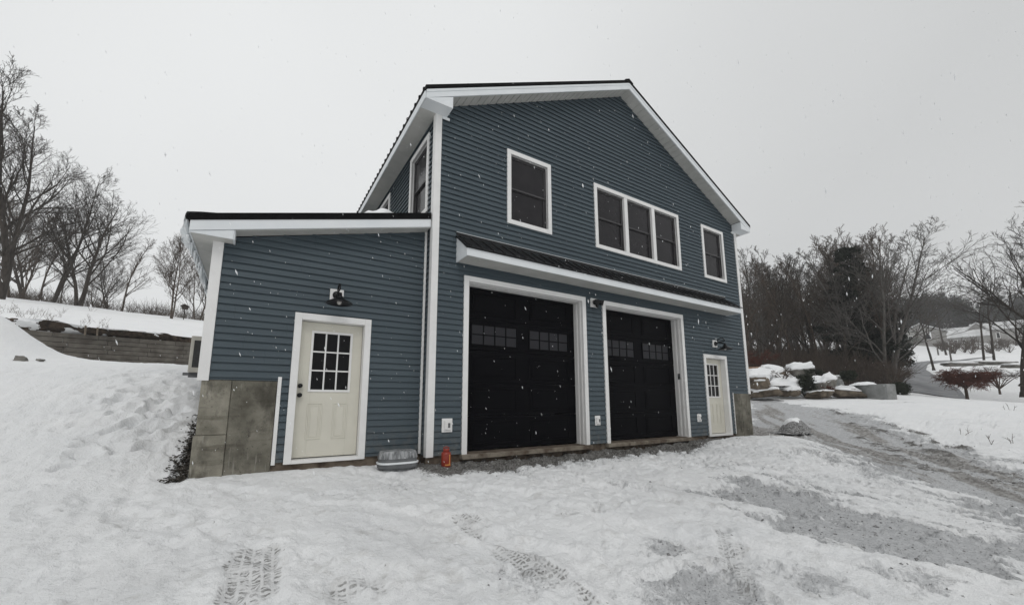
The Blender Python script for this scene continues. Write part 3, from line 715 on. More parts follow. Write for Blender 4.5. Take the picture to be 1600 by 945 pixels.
# entry doors ---------------------------------------------------------------
def entry(x0, z0, yo, label):
    x1 = x0+1.108; z1 = z0+2.17; cm, dm_, pm, gm, km, tm = MB(), MB(), MB(), MB(), MB(), MB(); cw = .098
    def B(m, a, b, c, d, e, f): m.box(a, b, c+yo, d+yo, e, f)
    B(cm, x0, x0+cw, -.044, -.001, z0-.03, z1); B(cm, x1-cw, x1, -.044, -.001, z0-.03, z1); B(cm, x0+cw, x1-cw, -.044, -.001, z1-cw, z1)
    B(cm, x0+cw-.02, x0+cw, -.001, .16, z0-.03, z1-cw+.02); B(cm, x1-cw, x1-cw+.02, -.001, .16, z0-.03, z1-cw+.02); B(cm, x0+cw, x1-cw, -.001, .16, z1-cw, z1-cw+.02)
    a, b = x0+cw+.006, x1-cw-.006; zb, zt = z0+.035, z1-cw-.006; y = .10
    lx0, lx1, lz0, lz1 = x0+.288, x0+.823, z0+1.03, z0+1.90
    B(dm_, a, lx0, y, y+.045, zb, zt); B(dm_, lx1, b, y, y+.045, zb, zt); B(dm_, lx0, lx1, y, y+.045, zb, lz0); B(dm_, lx0, lx1, y, y+.045, lz1, zt)
    for (p, q_) in ((x0+.265, x0+.475), (x0+.625, x0+.835)):
        f_ = MB(); frame(f_, p, q_, z0+.29, z0+.83, .016, y-.009, y); frame(f_, p+.04, q_-.04, z0+.33, z0+.79, .012, y-.006, y)
        f_.v = [(v_[0], v_[1]+yo, v_[2]) for v_ in f_.v]; dm_.add(f_.v, f_.f)
    f_ = MB(); frame(f_, lx0-.034, lx1+.034, lz0-.034, lz1+.034, .034, y-.014, y); f_.v = [(v_[0], v_[1]+yo, v_[2]) for v_ in f_.v]; gm.add(f_.v, f_.f)
    for k in (1, 2):
        xx = lx0+(lx1-lx0)*k/3; B(gm, xx-.011, xx+.011, y-.004, y+.012, lz0, lz1)
    for k in (1, 2):
        zz = lz0+(lz1-lz0)*k/3
        for j in range(3):
            B(gm, lx0+(lx1-lx0)*j/3+(.012 if j else 0), lx0+(lx1-lx0)*(j+1)/3-(.012 if j < 2 else 0), y-.003, y+.012, zz-.011, zz+.011)
    B(pm, lx0, lx1, y+.014, y+.02, lz0, lz1)
    kk = []
    for zz, r in ((z0+1.085, .03), (z0+.945, .032)):
        km = MB(); kk.append(km); km.lathe([(0, 0), (.033, 0), (.033, -.012), (.016, -.014), (.014, -.035), (r, -.045), (r, -.062), (.018, -.07), (0, -.07)], (x0+.15, y+yo, zz), 16, axis='y')
    B(tm, x0+cw, x1-cw, -.05, .16, z0-.03, z0+.02)
    d = hb(dm_, 'entry_door', MT['cream'], bevel=.004, label=label)
    cm.build('casing', MT['trim'], d, .004); pm.build('pane', MT['doorglass'], d); gm.build('muntin', MT['trim'], d, .003); kk[0].build('deadbolt', MT['black_paint'], d); kk[1].build('handle', MT['black_paint'], d); tm.build('threshold', MT['trim'], d, .004)
entry(DOOR_L[0], .03, LY, 'cream entry door of the lean-to'); entry(DOOR_R[0], -.01, 0, 'narrow cream entry door right of the garage doors')

# canopy over the garage doors ------------------------------------------------
cx0, cx1, cyf, cz0 = .435, 9.13, -.462, 3.36
ZF, ZW = 3.545, 3.885
mb = MB()
sl2 = (ZW-ZF)/(.462)
mb.prism([(0-.001, ZW), (cyf-.03, ZF-.02), (cyf-.03, ZF-.045), (0-.001, ZW-.03)], 'x', cx0-.025, cx1+.025)
mb.box(cx0-.01, cx1+.01, -.03, -.022, ZW-.01, ZW+.055)
x = cx0+.06
while x < cx1:
    mb.add([(x-.02, -.002, ZW-.01), (x+.02, -.002, ZW-.01), (x+.012, -.002, ZW+.022), (x-.012, -.002, ZW+.022), (x-.02, cyf-.04, ZF-.04), (x+.02, cyf-.04, ZF-.04), (x+.012, cyf-.04, ZF+.002), (x-.012, cyf-.04, ZF+.002)],
           [(0, 3, 2, 1), (4, 5, 6, 7), (3, 7, 6, 2), (0, 4, 7, 3), (1, 2, 6, 5)]); x += .229
can = hb(mb, 'door_canopy', MT['black_metal'])
mb = MB()
mb.box(cx0, cx1, cyf, cyf+.02, cz0, ZF-.047); 
for xa in (cx0, cx1-.02): mb.prism([(-.001, cz0), (cyf+.021, cz0), (cyf+.021, ZF-.05), (-.001, ZW-.036)], 'x', xa, xa+.02)
mb.build('fascia', MT['trim_alu'], can, .003)
mb = MB(); x = cx0+.022
while x < cx1-.03: mb.box(x, min(x+.296, cx1-.022), cyf+.021, -.022, cz0+.012, cz0+.024); x += .30
mb.box(cx0+.021, cx1-.021, -.022, -.001, cz0+.002, cz0+.024)
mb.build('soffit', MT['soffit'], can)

mb = MB()
def add_strip(x0, x1): mb.box(x0, x1, -.031, -.027, ZW+.052, ZW+.06)
add_strip(cx0-.01, cx1+.01); mb.build('flashing', MT['trim_alu'], can)
# ------------------------------------------------------------------ fixtures on the walls
def barn_lamp(x, z, yo, label):
    t = empty('barn_lamp', (x, yo, z), label, 'wall lamp', 'black gooseneck barn lamps')
    MB().box(-.10, .10, -.05, -.012, -.10, .10).build('mounting_block', MT['trim'], t, .006)
    MB().lathe([(0, -.052), (.062, -.052), (.066, -.066), (.05, -.085), (0, -.09)], (0, 0, 0), 20, axis='y').build('backplate', MT['black_paint'], t)
    pts = [(0, -.08, 0), (0, -.12, .03)] + [(0, -.22-.10*math.cos(q_), .045+.095*math.sin(q_)) for q_ in np.linspace(0, math.pi, 9)] + [(0, -.32, -.03)]
    MB().tube(pts, .0125, 10).build('gooseneck', MT['black_paint'], t)
    sh = MB().lathe([(.0, -.02), (.03, -.02), (.036, -.075), (.055, -.082), (.06, -.105), (.08, -.118), (.183, -.175), (.19, -.192), (.183, -.194), (.07, -.128), (.03, -.11)], (0, -.32, 0), 32).build('lamp_shade', MT['black_paint'], t)
    MB().lathe([(.02, -.12), (.03, -.14), (.034, -.165), (.028, -.19), (.012, -.205), (0, -.207)], (0, -.32, 0), 16).build('bulb', MT['bulb'], t)
barn_lamp(-1.485, 2.53, LY, 'black barn lamp on the lean-to wall above the cream door')
barn_lamp(8.39, 2.48, 0, 'black barn lamp above the narrow door at the right end')
t = empty('floodlight', (3.79, 0, 3.05), 'black twin head security floodlight between the two garage doors', 'floodlight')
MB().box(-.10, .10, -.05, -.012, -.10, .10).build('mounting_block', MT['trim'], t, .006)
MB().lathe([(0, -.05), (.05, -.05), (.055, -.075), (.035, -.095), (0, -.1)], (0, 0, .01), 18, axis='y').build('backplate', MT['black_paint'], t)
mb = MB()
for sx in (-1, 1):
    d = Vector((.55*sx+.25, -.7, -.32)).normalized(); p = Vector((.04*sx, -.11, .02))
    mb.tube([(0, -.08, .01), tuple(p)], .014, 10); mb.tube([p, p+d*.03, p+d*.07, p+d*.13, p+d*.135], [.028, .045, .05, .062, .052], 16)
mb.build('lamp_head', MT['black_paint'], t)
mb = MB().tube([(.02, -.09, -.03), (.03, -.11, -.09), (.03, -.12, -.11)], [.03, .034, .02], 14); mb.build('sensor', MT['black_paint'], t)
def outlet(x, z, wd, ht, label, kind):
    t = empty('outlet_cover', (x, 0, z), label, 'outlet box')
    mb = MB().box(-wd/2, wd/2, -.034, -.014, -ht/2, ht/2); mb.build('mounting_block', MT['trim'], t, .006)
    mb = MB().box(-wd*.30, wd*.30, -.062, -.034, -ht*.33, ht*.33); 
    if kind: mb.box(-wd*.26, -wd*.02, -.072, -.062, -ht*.29, ht*.29)
    mb.build('cover', MT['trim'], t, .008)
    MB().box(wd*.02, wd*.22, -.069, -.0622, -ht*.17, ht*.17).build('socket', MT['grey_plastic'], t, .002)
outlet(.323, .485, .19, .228, 'large white outlet box left of the garage doors, by the corner board', 1)
outlet(3.79, .48, .15, .20, 'white outlet box on the narrow wall between the garage doors', 0)
outlet(7.42, .455, .17, .20, 'white outlet box on the wall beside the narrow cream door', 1)
t = tag(MB().box(6.885, 6.9005, .085, .15, 1.45, 1.60).build('keypad', MT['grey_plastic'], None, .004), 'small grey keypad fixed inside the right garage door frame', 'keypad')
MB().box(6.881, 6.884, .093, .142, 1.465, 1.53).build('key_panel', MT['dark_grille'], t); t.children[0].parent = t
# heat pump behind the lean-to corner
t = empty('heat_pump', (-3.32, 2.95, 1.36), 'beige outdoor heat pump unit bracketed to the lean-to side wall', 'heat pump')
MB().box(-.17, .14, -.42, .42, .03, .68).build('cabinet', MT['ac'], t, .015)
mb = MB()
for k in range(14): mb.box(-.02, .0, -.425, -.42, .1+k*.037, .115+k*.037)
mb.box(-.12, .10, -.424, -.421, .12, .60); mb.build('grille', MT['dark_grille'], t)
MB().lathe([(.24, 0), (.25, -.012), (.22, -.014), (.05, -.006), (0, -.006)], (-.171, 0, .36), 28, axis='x').build('fan_guard', MT['dark_grille'], t)
for ya in (-.36, .31):
    mb = MB().box(-.24, .22, ya, ya+.05, -.02, .028); mb.box(.18, .22, ya, ya+.05, -.35, -.021); mb.build('bracket', MT['grey_plastic'], t)
# snow and ice on the lean-to roof
ys = np.linspace(LYF+.0, D, 150); V = []; rs = np.random.default_rng(3)
def f1(a_, b_, sc_, sd_): return float(fbm(np.array([a_]), np.array([b_]), sc_, 4, sd_)[0])
for i, y in enumerate(ys):
    gr = min(1, max(.02, (y-LYF)/.55))**.7; hang = (.30+.30*f1(y, 2., .7, 15)+.14*f1(y, 7., .16, 16))*(.25+.75*gr); bulge = (.10+.07*f1(y, 5., .5, 18))*gr; th = .035*gr
    z0 = lt(LE)
    cs = [(LE+.30, lt(LE+.30)+.005), (LE+.12, lt(LE+.12)+.02+th), (LE-.02, z0+.02+th), (LE-.03-bulge*.8, z0-.02), (LE-.03-bulge, z0-.10), (LE-.03-bulge*.95, z0-.5*hang), (LE-.02-bulge*.6, z0-.8*hang),
          (LE-.02-bulge*.35, z0-hang), (LE-.005, z0-.93*hang), (LE+.0, z0-.6*hang), (LE+.005, z0-.14), (LE+.004, z0-.05)]
    for j, (x, z) in enumerate(cs):
        k = .05*gr*(j in (3, 4, 5, 6, 7)); V.append((x+k*f1(y*1.0, z*2+j, .22, 21), y, z+k*f1(y, z+j*2, .15, 22)))
pn = len(cs); qi = np.arange(len(ys)*pn).reshape(len(ys), pn); qn = np.roll(qi, -1, 1)
QS = np.stack([qi[:-1], qn[:-1], qn[1:], qi[1:]], -1).reshape(-1, 4)
o = mesh_np('snow_cornice', V, QS, MT['ice'], smooth=True)
tag(o, 'icy snow cornice curling over the left eave of the lean-to roof', 'snow cornice')
mb = MB(); ri = random.Random(4)
for i in range(46):
    y = .25+i*.12+ri.uniform(-.05, .05); ln = ri.uniform(.04, .20); x = LE+ri.uniform(-.03, .02); z = lt(LE)-.26
    mb.tube([(x, y, z+.03), (x+.004, y, z-ln*.5), (x+.008, y, z-ln)], [.022, .012, .002], 6)
ic = mb.build('icicles', MT['ice'], o)
def blob_snow(name, cx, cy, cz, rx, ry, rz, label, seed, mat='clean_snow', slope=0):
    mb = MB(); n, k = 40, 14; vs = []; fs = []
    for i in range(k+1):
        ph = math.pi/2*i/k
        for j in range(n):
            t_ = 2*math.pi*j/n; q_ = 1+.45*float(fbm(np.array([math.cos(t_)*1.2+seed]), np.array([math.sin(t_)*1.2+i*.12]), .9, 3, seed)[0])
            x = rx*math.cos(ph)**.75*math.cos(t_)*q_; y = ry*math.cos(ph)*math.sin(t_)*q_
            z = rz*math.sin(ph)**.8*(1+.7*float(fbm(np.array([x*2.3+seed]), np.array([y*2.3]), .9, 3, seed+3)[0]))
            vs.append((cx+x, cy+y, cz+slope*x+z))
    for i in range(k):
        for j in range(n): fs.append((i*n+j, i*n+(j+1) % n, (i+1)*n+(j+1) % n, (i+1)*n+j))
    mb.add(vs, fs, 0, True); return tag(mb.build(name, MT[mat]), label, 'snow')
blob_snow('snow_heap', -.76, .66, lt(-.76)-.02, .42, .40, .25, 'lumpy snow heap on the black lean-to roof near the upper window', 3, slope=LS)
blob_snow('snow_heap', -.08, .36, lt(-.08)-.0, .08, .1, .14, 'tiny snow clump on the lean-to roof beside the side window', 9, slope=LS)
blob_snow('snow_heap', -1.1, 3.2, lt(-1.1)-.02, .5, 1.0, .2, 'flat snow patch further back on the lean-to roof', 12, slope=LS)
# loose things at the foot of the wall
t = empty('corrugated_tub', (-.49, -.02, -.12), 'low grey ribbed tub lying by the lean-to wall near the corner', 'tub')
def oval(prof, n=40, sx=1.0, sy=.62):
    mb = MB(); vs = []; fs = []
    for r, h in prof:
        for j in range(n):
            a_ = 2*math.pi*j/n; ca, sa = math.cos(a_), math.sin(a_)
            ex = abs(ca)**.55*(1 if ca > 0 else -1); ey = abs(sa)**.7*(1 if sa > 0 else -1)
            vs.append((r*ex*sx, r*ey*sy, h))
    for i in range(len(prof)-1):
        for j in range(n): fs.append((i*n+j, i*n+(j+1) % n, (i+1)*n+(j+1) % n, (i+1)*n+j))
    fs.append(tuple(range((len(prof)-1)*n, len(prof)*n)))
    return mb.add(vs, fs, 0, True)
oval([(.30, 0), (.305, .06), (.29, .075), (.29, .14), (.285, .145)]).build('body', MT['grey_plastic'], t)
oval([(.312, .062), (.315, .085), (.30, .09), (.29, .088)]).build('rim', MT['trim_alu'], t)
mb = oval([(.297, .14), (.294, .165), (.275, .235), (.262, .248), (.2, .25)]); 
mb.build('lid', mottled('frosted_grey_plastic', (.10, .105, .11), (.40, .41, .42), 22, .6, 0, None, (1, 1, .25)), t)
t = empty('orange_canister', (.235, -.22, -.155), 'small red orange canister with yellow stripe standing at the corner board', 'canister')
MB().lathe([(0, 0), (.07, 0), (.078, .015), (.078, .2), (.07, .225), (.045, .24), (0, .24)], (0, 0, 0), 24).build('body', MT['orange'], t)
MB().lathe([(.046, .235), (.05, .24), (.05, .275), (.045, .285), (0, .285)], (0, 0, 0), 20).build('cap', MT['orange'], t)
mb = MB(); mb.box(.018, .035, -.081, -.076, .03, .2); mb.box(-.05, .04, -.083, -.079, .03, .05); mb.build('stripe', MT['orange2'], t)
mb = MB().tube([(-.03, 0, .27), (-.05, 0, .30), (.0, 0, .315), (.05, 0, .30), (.03, 0, .27)], .008, 8); mb.build('handle', MT['orange'], t)
# dead leaves and stems on the bare strip by the concrete
mb = MB(); ri = random.Random(8)
for i in range(1500):
    k = ri.random(); y = .15+2.0*k**1.3; x = LX-.03-abs(ri.gauss(0, .105))*(1-.3*k)
    z = zat(x, y)+ri.uniform(.002, .035); a_ = ri.uniform(0, 6.28); l_ = ri.uniform(.010, .032); tl = ri.uniform(-.6, .6)
    dx, dy = math.cos(a_)*l_, math.sin(a_)*l_
    mb.add([(x-dx, y-dy, z-tl*l_), (x+dy*.5, y-dx*.5, z+.008), (x+dx, y+dy, z+tl*l_), (x-dy*.5, y+dx*.5, z-.006)], [(0, 1, 2, 3)])
tag(mb.build('dead_leaves', MT['twig_black']), 'dark dead leaves and stems along the lean-to concrete', 'leaves', kind='stuff')

# ------------------------------------------------------------------ left: retaining wall and the field above it
WB = [at(-140, 577, 13.0), at(140, 568, 15.0), at(306, 570.5, 18.2), at(360, 571, 19.6)]
WT = [at(-140, 500, 13.0), at(140, 520.5, 15.0), at(306, 535.5, 18.2), at(360, 539.5, 19.6)]
wl = tag(bpy.data.objects.new('retaining_wall', None), 'long low grey retaining wall of stacked courses left behind the lean-to', 'retaining wall'); COL.objects.link(wl)
wl.location = WB[1]
A = Vector(WB[0][:2]); Bv = Vector(WB[3][:2]); wd_ = (Bv-A).normalized(); wn = Vector((wd_.y, -wd_.x))     # towards the yard
if wn.dot(Vector(CAM[:2])-A) < 0: wn = -wn
wlen = (Bv-A).length; zb0, zb1 = WB[0][2]-.35, WB[3][2]-.35; zt0, zt1 = WT[0][2], WT[3][2]
def wz(t): return np.interp(t, [0, 1], [zt0, zt1])
nc = 8; hgt = (WT[1][2]-WB[1][2])/6.0; ri = random.Random(2)
for c in range(nc):
    mb = MB(); s = -ri.uniform(0, .8)
    while s < wlen:
        e2 = min(s+1.22, wlen); a0 = max(s, 0)+.003; dn = ri.uniform(-.008, .008)+.012*c
        za = wz(a0/wlen)-(c+1)*hgt+.006; zb = wz(e2/wlen)-(c+1)*hgt+.006
        p = A+wd_*a0+wn*dn; q2 = A+wd_*e2+wn*dn; p2 = p-wn*.3; q3 = q2-wn*.3
        mb.add([(p.x, p.y, za), (q2.x, q2.y, zb), (q3.x, q3.y, zb), (p2.x, p2.y, za), (p.x, p.y, za+hgt-.014), (q2.x, q2.y, zb+hgt-.014), (q3.x, q3.y, zb+hgt-.014), (p2.x, p2.y, za+hgt-.014)],
               [(0, 1, 2, 3), (4, 7, 6, 5), (0, 4, 5, 1), (1, 5, 6, 2), (2, 6, 7, 3), (3, 7, 4, 0)]); s += 1.225
    o = mb.build('course', MT['block'], None, .012); o.parent = wl; o.matrix_parent_inverse = Matrix.Translation(-Vector(WB[1]))
# field: rows from the wall back to the crest
crest = [at(px, py, 29) for px, py in ((-300, 432), (-140, 447), (0, 464), (110, 477), (215, 489), (330, 502), (420, 508))]
bankt = [at(px, py, d) for px, py, d in ((-300, 480, 12.6), (-140, 488, 13.8), (0, 496, 14.8), (75, 500, 15.2), (140, 511, 15.7), (215, 518, 17), (306, 528, 19), (420, 541, 21.5))]
cxs = np.array(crest); bts = np.array(bankt); n_u, n_v = 260, 110; V = []
tu = np.linspace(0, 1, n_u); us = np.interp(tu, np.linspace(0, 1, len(crest)), np.arange(len(crest)))
def lerp3(arr, t):
    k = np.linspace(0, 1, len(arr)); return np.array([np.interp(t, k, arr[:, i]) for i in range(3)])
for i in range(n_u):
    t_ = tu[i]; c3 = lerp3(cxs, t_); b3 = lerp3(bts, t_)
    s_ = ((Vector(b3[:2])-A).dot(wd_)); f = A+wd_*s_-wn*.22; ft = np.array([f.x, f.y, wz(s_/wlen)-.03])
    dirv = c3-b3
    for j in range(n_v):
        v = j/(n_v-1)
        if v < .25:
            k = v/.25; x, y = ft[0]+(b3[0]-ft[0])*k, ft[1]+(b3[1]-ft[1])*k; z = ft[2]+(b3[2]-ft[2])*min(1, (k*1.25))**.7
            n1 = fbm(np.array([x*1.0]), np.array([y+z*2]), .6, 4, 4)[0]; x += .22*n1*wn.x*math.sin(k*3.14); y += .22*n1*wn.y*math.sin(k*3.14); z += .16*n1*math.sin(k*3.14)
        else:
            k = (v-.25)/.75; k2 = k*1.8; p = b3+dirv*k2; x, y = p[0], p[1]
            z = b3[2]+dirv[2]*(k2 if k2 < 1 else 1-(k2-1)**2*.9) + .10*math.sin(min(k2, 1)*3.14)
            z += .10*fbm(np.array([x]), np.array([y]), 2.2, 4, 6)[0]
        V.append((x, y, z))
qi = np.arange(n_u*n_v).reshape(n_u, n_v)
QF = np.stack([qi[:-1, :-1], qi[1:, :-1], qi[1:, 1:], qi[:-1, 1:]], -1).reshape(-1, 4)
mi = np.zeros((n_u-1, n_v-1), int); jj = int(.25*n_v)
for i in range(n_u-1):
    for j in range(0, jj-1):
        x, y, z = V[i*n_v+j]
        pxl = PX+F*np.dot(np.array([x, y, z])-CAM, CR)/np.dot(np.array([x, y, z])-CAM, FW)
        if fbm(np.array([x*1.2]), np.array([y*1.2+z*3]), .7, 4, 44)[0]+.55*(1-abs(j/jj-.45)*1.7)-.0030*max(0, 75-pxl)-.0011*max(0, pxl-150) > -.02: mi[i, j] = 1
uf = mesh_np('field', V, QF, [MT['snow'], MT['brown_bank']], smooth=True, mi=mi.ravel()); tag(uf, kind='structure')

# ------------------------------------------------------------------ plants
def tubes_np(segs, n):
    """segs: list of (p0, p1, r0, r1) -> open n-sided prisms, vectorised"""
    a = np.array([s[0] for s in segs]); b = np.array([s[1] for s in segs]); r0 = np.array([s[2] for s in segs]); r1 = np.array([s[3] for s in segs])
    d = b-a; ln = np.linalg.norm(d, axis=1, keepdims=True); d = d/np.maximum(ln, 1e-9)
    ref = np.where(np.abs(d[:, 2:3]) > .9, np.array([[1., 0, 0]]), np.array([[0, 0, 1.]]))
    x = np.cross(d, ref); x /= np.linalg.norm(x, axis=1, keepdims=True); y = np.cross(d, x)
    ang = 2*np.pi*np.arange(n)/n; c = np.cos(ang); s = np.sin(ang)
    ring = x[:, None]*c[None, :, None]+y[:, None]*s[None, :, None]
    v0 = a[:, None]+ring*r0[:, None, None]; v1 = b[:, None]+ring*r1[:, None, None]
    V = np.concatenate([v0, v1], 1).reshape(-1, 3); m = len(segs); base = (np.arange(m)*2*n)[:, None]
    j = np.arange(n); Q = np.stack([base+j, base+(j+1) % n, base+n+(j+1) % n, base+n+j], -1).reshape(-1, 4)
    return V, Q
def build_tubes(name, groups, mats, parent=None):
    Vs, Qs, off = [], [], 0
    for segs, n in groups:
        if not segs: continue
        V, Q = tubes_np(segs, n); Vs.append(V); Qs.append(Q+off); off += len(V)
    return mesh_np(name, np.concatenate(Vs), np.concatenate(Qs), mats, parent, smooth=True)
def unit(v): return v/max(1e-9, math.sqrt(v[0]*v[0]+v[1]*v[1]+v[2]*v[2]))
def perp(d, rr):
    v = np.array([rr.gauss(0, 1) for _ in range(3)]); v -= d*np.dot(v, d); return unit(v)
def grow_tree(seed, H, stems=1, spread=.55, up=.35, trunk_r=.16, first=.25, nlimb=13, nbr=7, ntw=6, ntw2=3, lean=(0, 0), rmin=.011, wander=.10, lfac=1.0):
    rr = random.Random(seed); tr, br, t3, t4 = [], [], [], []
    def limb(p, d, ln, r, lvl, store, nseg, upk):
        pts = [(p, d, r)]; wd = (.035, .075, .11, .13)[lvl]
        for i in range(nseg):
            d = unit(d + np.array([rr.gauss(0, wd) for _ in range(3)]) + np.array([0, 0, upk/nseg]))
            q = p+d*ln/nseg; r1 = max(rmin*.8, r*(1-.72*(i+1)/nseg)) if lvl else max(rmin, pts[0][2]*(1-.85*((i+1)/nseg)**1.15))
            store.append((p, q, pts[-1][2], r1)); p = q; pts.append((p, d, r1))
        return pts
    def pick(pts, t):
        k = t*(len(pts)-1); i = min(int(k), len(pts)-2); u = k-i
        return pts[i][0]*(1-u)+pts[i+1][0]*u, pts[i][1], pts[i][2]*(1-u)+pts[i+1][2]*u
    for s in range(stems):
        a = rr.uniform(0, 6.28); tl = .0 if stems == 1 else .17
        d = unit(np.array([math.cos(a)*tl+lean[0], math.sin(a)*tl+lean[1], 1.0])); p0 = np.array([math.cos(a)*.12*(stems > 1), math.sin(a)*.12*(stems > 1), -.35])
        h = H*(1 if s == 0 else rr.uniform(.75, .95)); rt_ = trunk_r*(1 if s == 0 else .8)
        tr.append((p0, p0+np.array([0, 0, .35]), rt_*1.5, rt_*1.08))
        T = limb(p0+np.array([0, 0, .3]), d, h*.9, rt_, 0, tr, 12, .15)
        for i in range(nlimb):
            t = first+(1-first)*((i+rr.random())/nlimb); p, dd, r = pick(T, min(t, .98))
            az = rr.uniform(0, 6.28) if i % 2 else i*2.4; side = perp(dd, rr)
            ld = unit(dd*.9+side*spread*1.3*(1-.45*t))
            ll = h*(.46-.32*(t-first)/(1-first))*rr.uniform(.7, 1.2)*lfac
            Bm = limb(p, ld, ll, min(r*.62, trunk_r*.5), 1, br, 7, up)
            for j in range(nbr):
                t2 = .22+.76*(j+rr.random())/nbr; p2, d2, r2_ = pick(Bm, min(t2, .99))
                l2 = ll*(.55-.3*t2)*rr.uniform(.7, 1.25)
                Tm = limb(p2, unit(d2*1.0+perp(d2, rr)*.62), l2, max(r2_*.6, rmin*1.4), 2, br, 4, up*.8)
                for k in range(ntw):
                    t3_ = .15+.84*(k+rr.random())/ntw; p3, d3, r3 = pick(Tm, min(t3_, .99)); l3 = l2*(.55-.25*t3_)*rr.uniform(.7, 1.3)
                    Wm = limb(p3, unit(d3+perp(d3, rr)*.6), l3, max(r3*.6, rmin), 3, t3, 2, up*.6)
                    for m in range(ntw2):
                        p4, d4, r4 = pick(Wm, .25+.7*rr.random()); l4 = l3*rr.uniform(.35, .7); d5 = unit(d4+perp(d4, rr)*.7+np.array([0, 0, .1]))
                        t4.append((p4, p4+d5*l4, rmin*.8, rmin*.55))
    return tr, br, t3, t4
PROTO = {}
def proto(key, bark, **k):
    tr, br, t3, t4 = grow_tree(**k)
    m1 = build_tubes('trunk', [(tr, 9)], MT[bark]); m2 = build_tubes('crown', [(br, 4), (t3, 3), (t4, 3)], MT[bark])
    PROTO[key] = (m1.data, m2.data, k['H']); 
    for m in (m1, m2): bpy.data.objects.remove(m)
def tree(key, base, H, label, group=None, rz=0, sx=1.0, name='bare_tree', cat='tree', tilt=(0, 0)):
    d1, d2, h = PROTO[key]; k = H/h
    t = empty(name, base, label, cat, group, rz); t.scale = (k*sx, k*sx, k); t.rotation_euler = (tilt[0], tilt[1], rz)
    for nm, d in (('trunk', d1), ('crown', d2)):
        o = bpy.data.objects.new(nm, d); COL.objects.link(o); o.parent = t
    return t
proto('maple', 'bark', seed=21, H=10, stems=2, spread=.60, up=.35, trunk_r=.13, first=.20, nlimb=14, nbr=8, ntw=6, ntw2=3, rmin=.0065)
proto('oak', 'bark', seed=5, H=13, stems=2, spread=.70, up=.25, trunk_r=.145, first=.18, nlimb=15, nbr=8, ntw=6, ntw2=3, rmin=.008)
proto('young', 'bark3', seed=8, H=7, stems=2, spread=.50, up=.40, trunk_r=.06, first=.14, nlimb=15, nbr=7, ntw=6, ntw2=3, rmin=.006)
proto('slim', 'bark3', seed=31, H=12, stems=1, spread=.42, up=.35, trunk_r=.10, first=.22, nlimb=16, nbr=6, ntw=5, ntw2=2, rmin=.0085, lfac=.62)
proto('slim2', 'bark2', seed=32, H=12, stems=2, spread=.42, up=.35, trunk_r=.085, first=.18, nlimb=13, nbr=6, ntw=5, ntw2=2, rmin=.0085, lfac=.62)
proto('slim3', 'bark', seed=33, H=12, stems=1, spread=.50, up=.30, trunk_r=.11, first=.20, nlimb=16, nbr=6, ntw=5, ntw2=2, lean=(.04, .02), rmin=.0085, lfac=.7)
proto('vase', 'bark2', seed=44, H=12, stems=3, spread=.62, up=.30, trunk_r=.12, first=.14, nlimb=12, nbr=7, ntw=6, ntw2=3, rmin=.0085)
proto('sparse', 'bark', seed=58, H=11, stems=1, spread=.55, up=.3, trunk_r=.10, first=.35, nlimb=8, nbr=5, ntw=4, ntw2=2, rmin=.010, lfac=.8)
def at_b(px, py, d, sink=.1): p = at(px, py, d); p[2] -= sink; return p
# left trees on the crest of the field
def hgt_px(pyb, pyt, d): return (pyb-pyt)/F*d*.985
LT = [('oak', 0, 470, 112, 25, 1.0, 1.2, 'largest bare tree, dark trunk at the left edge of the snowy field'),
      ('maple', 122, 480, 262, 28, .2, 1.12, 'forked bare tree with two dark trunks and arching limbs left of the lean-to'),
      ('oak', 78, 476, 236, 30, 2.2, .95, 'leaning bare tree between the forked tree and the big tree at the left edge'),
      ('young', 268, 495, 340, 27, 0.5, 1.05, 'fine twigged reddish grey young tree standing alone nearest the lean-to roof'),
      ('slim3', 322, 503, 392, 29, 1.5, 1.3, 'dark straight trunk mostly hidden behind the lean-to corner')]
for key, px, pb, pt, d, rz, sx, lab in LT:
    tree(key, at_b(px, pb, d), hgt_px(pb, pt, d), lab, 'bare trees along the field crest', rz, sx)
ri = random.Random(17)
for i in range(11):
    px = (-60, -35, 22, 42, 60, 95, 150, 172, 190, -10, 308)[i]; d = 33+ri.uniform(0, 12); pb = 464+.11*max(px, 0)+3
    tree(('slim', 'slim3', 'young', 'oak')[i % 4], at_b(px, pb, d, .6), hgt_px(pb, pb-ri.uniform(80, 150) - (110 if px < 70 else 0)*ri.random(), d), 'thin bare tree in the row behind the big trees left of the garage', 'thin trees behind the left row', ri.uniform(0, 6), 1.15)
# dead grass and brush
def brush(name, spots, label, mat, cat='brush', kind='stuff', n=14, L_=.45, r=.005, group=None):
    segs = []; rb = random.Random(len(spots)+3)
    for (x, y, z) in spots:
        for i in range(n):
            d = unit(np.array([rb.gauss(0, .45), rb.gauss(0, .45), 1])); l_ = L_*rb.uniform(.4, 1.1); p = np.array([x+rb.gauss(0, .08), y+rb.gauss(0, .08), z-.03]); m_ = p+d*l_*.55
            q2 = m_+unit(d+np.array([rb.gauss(0, .35), rb.gauss(0, .35), .1]))*l_*.45; segs += [(p, m_, r, r*.8), (m_, q2, r*.8, r*.4)]
            for _ in range(2): segs.append((m_, m_+unit(d+np.array([rb.gauss(0, .7), rb.gauss(0, .7), 0]))*l_*.3, r*.6, r*.35))
    o = build_tubes(name, [(segs, 3)], MT[mat])
    if kind: o['kind'] = kind
    return tag(o, label, cat, group)
VF = np.array(V).reshape(n_u, n_v, 3); sp = []
for i in range(26):
    a_ = ri.randint(20, int(n_u*.62)); b_ = ri.choice([int(n_v*.26), int(n_v*.30), int(n_v*ri.uniform(.3, .6))]); sp.append(VF[a_, b_])
brush('dead_weeds', sp, 'dry brown weeds poking through the snow of the upper field', 'drytwig', n=6, L_=.42, r=.004)
sp = []
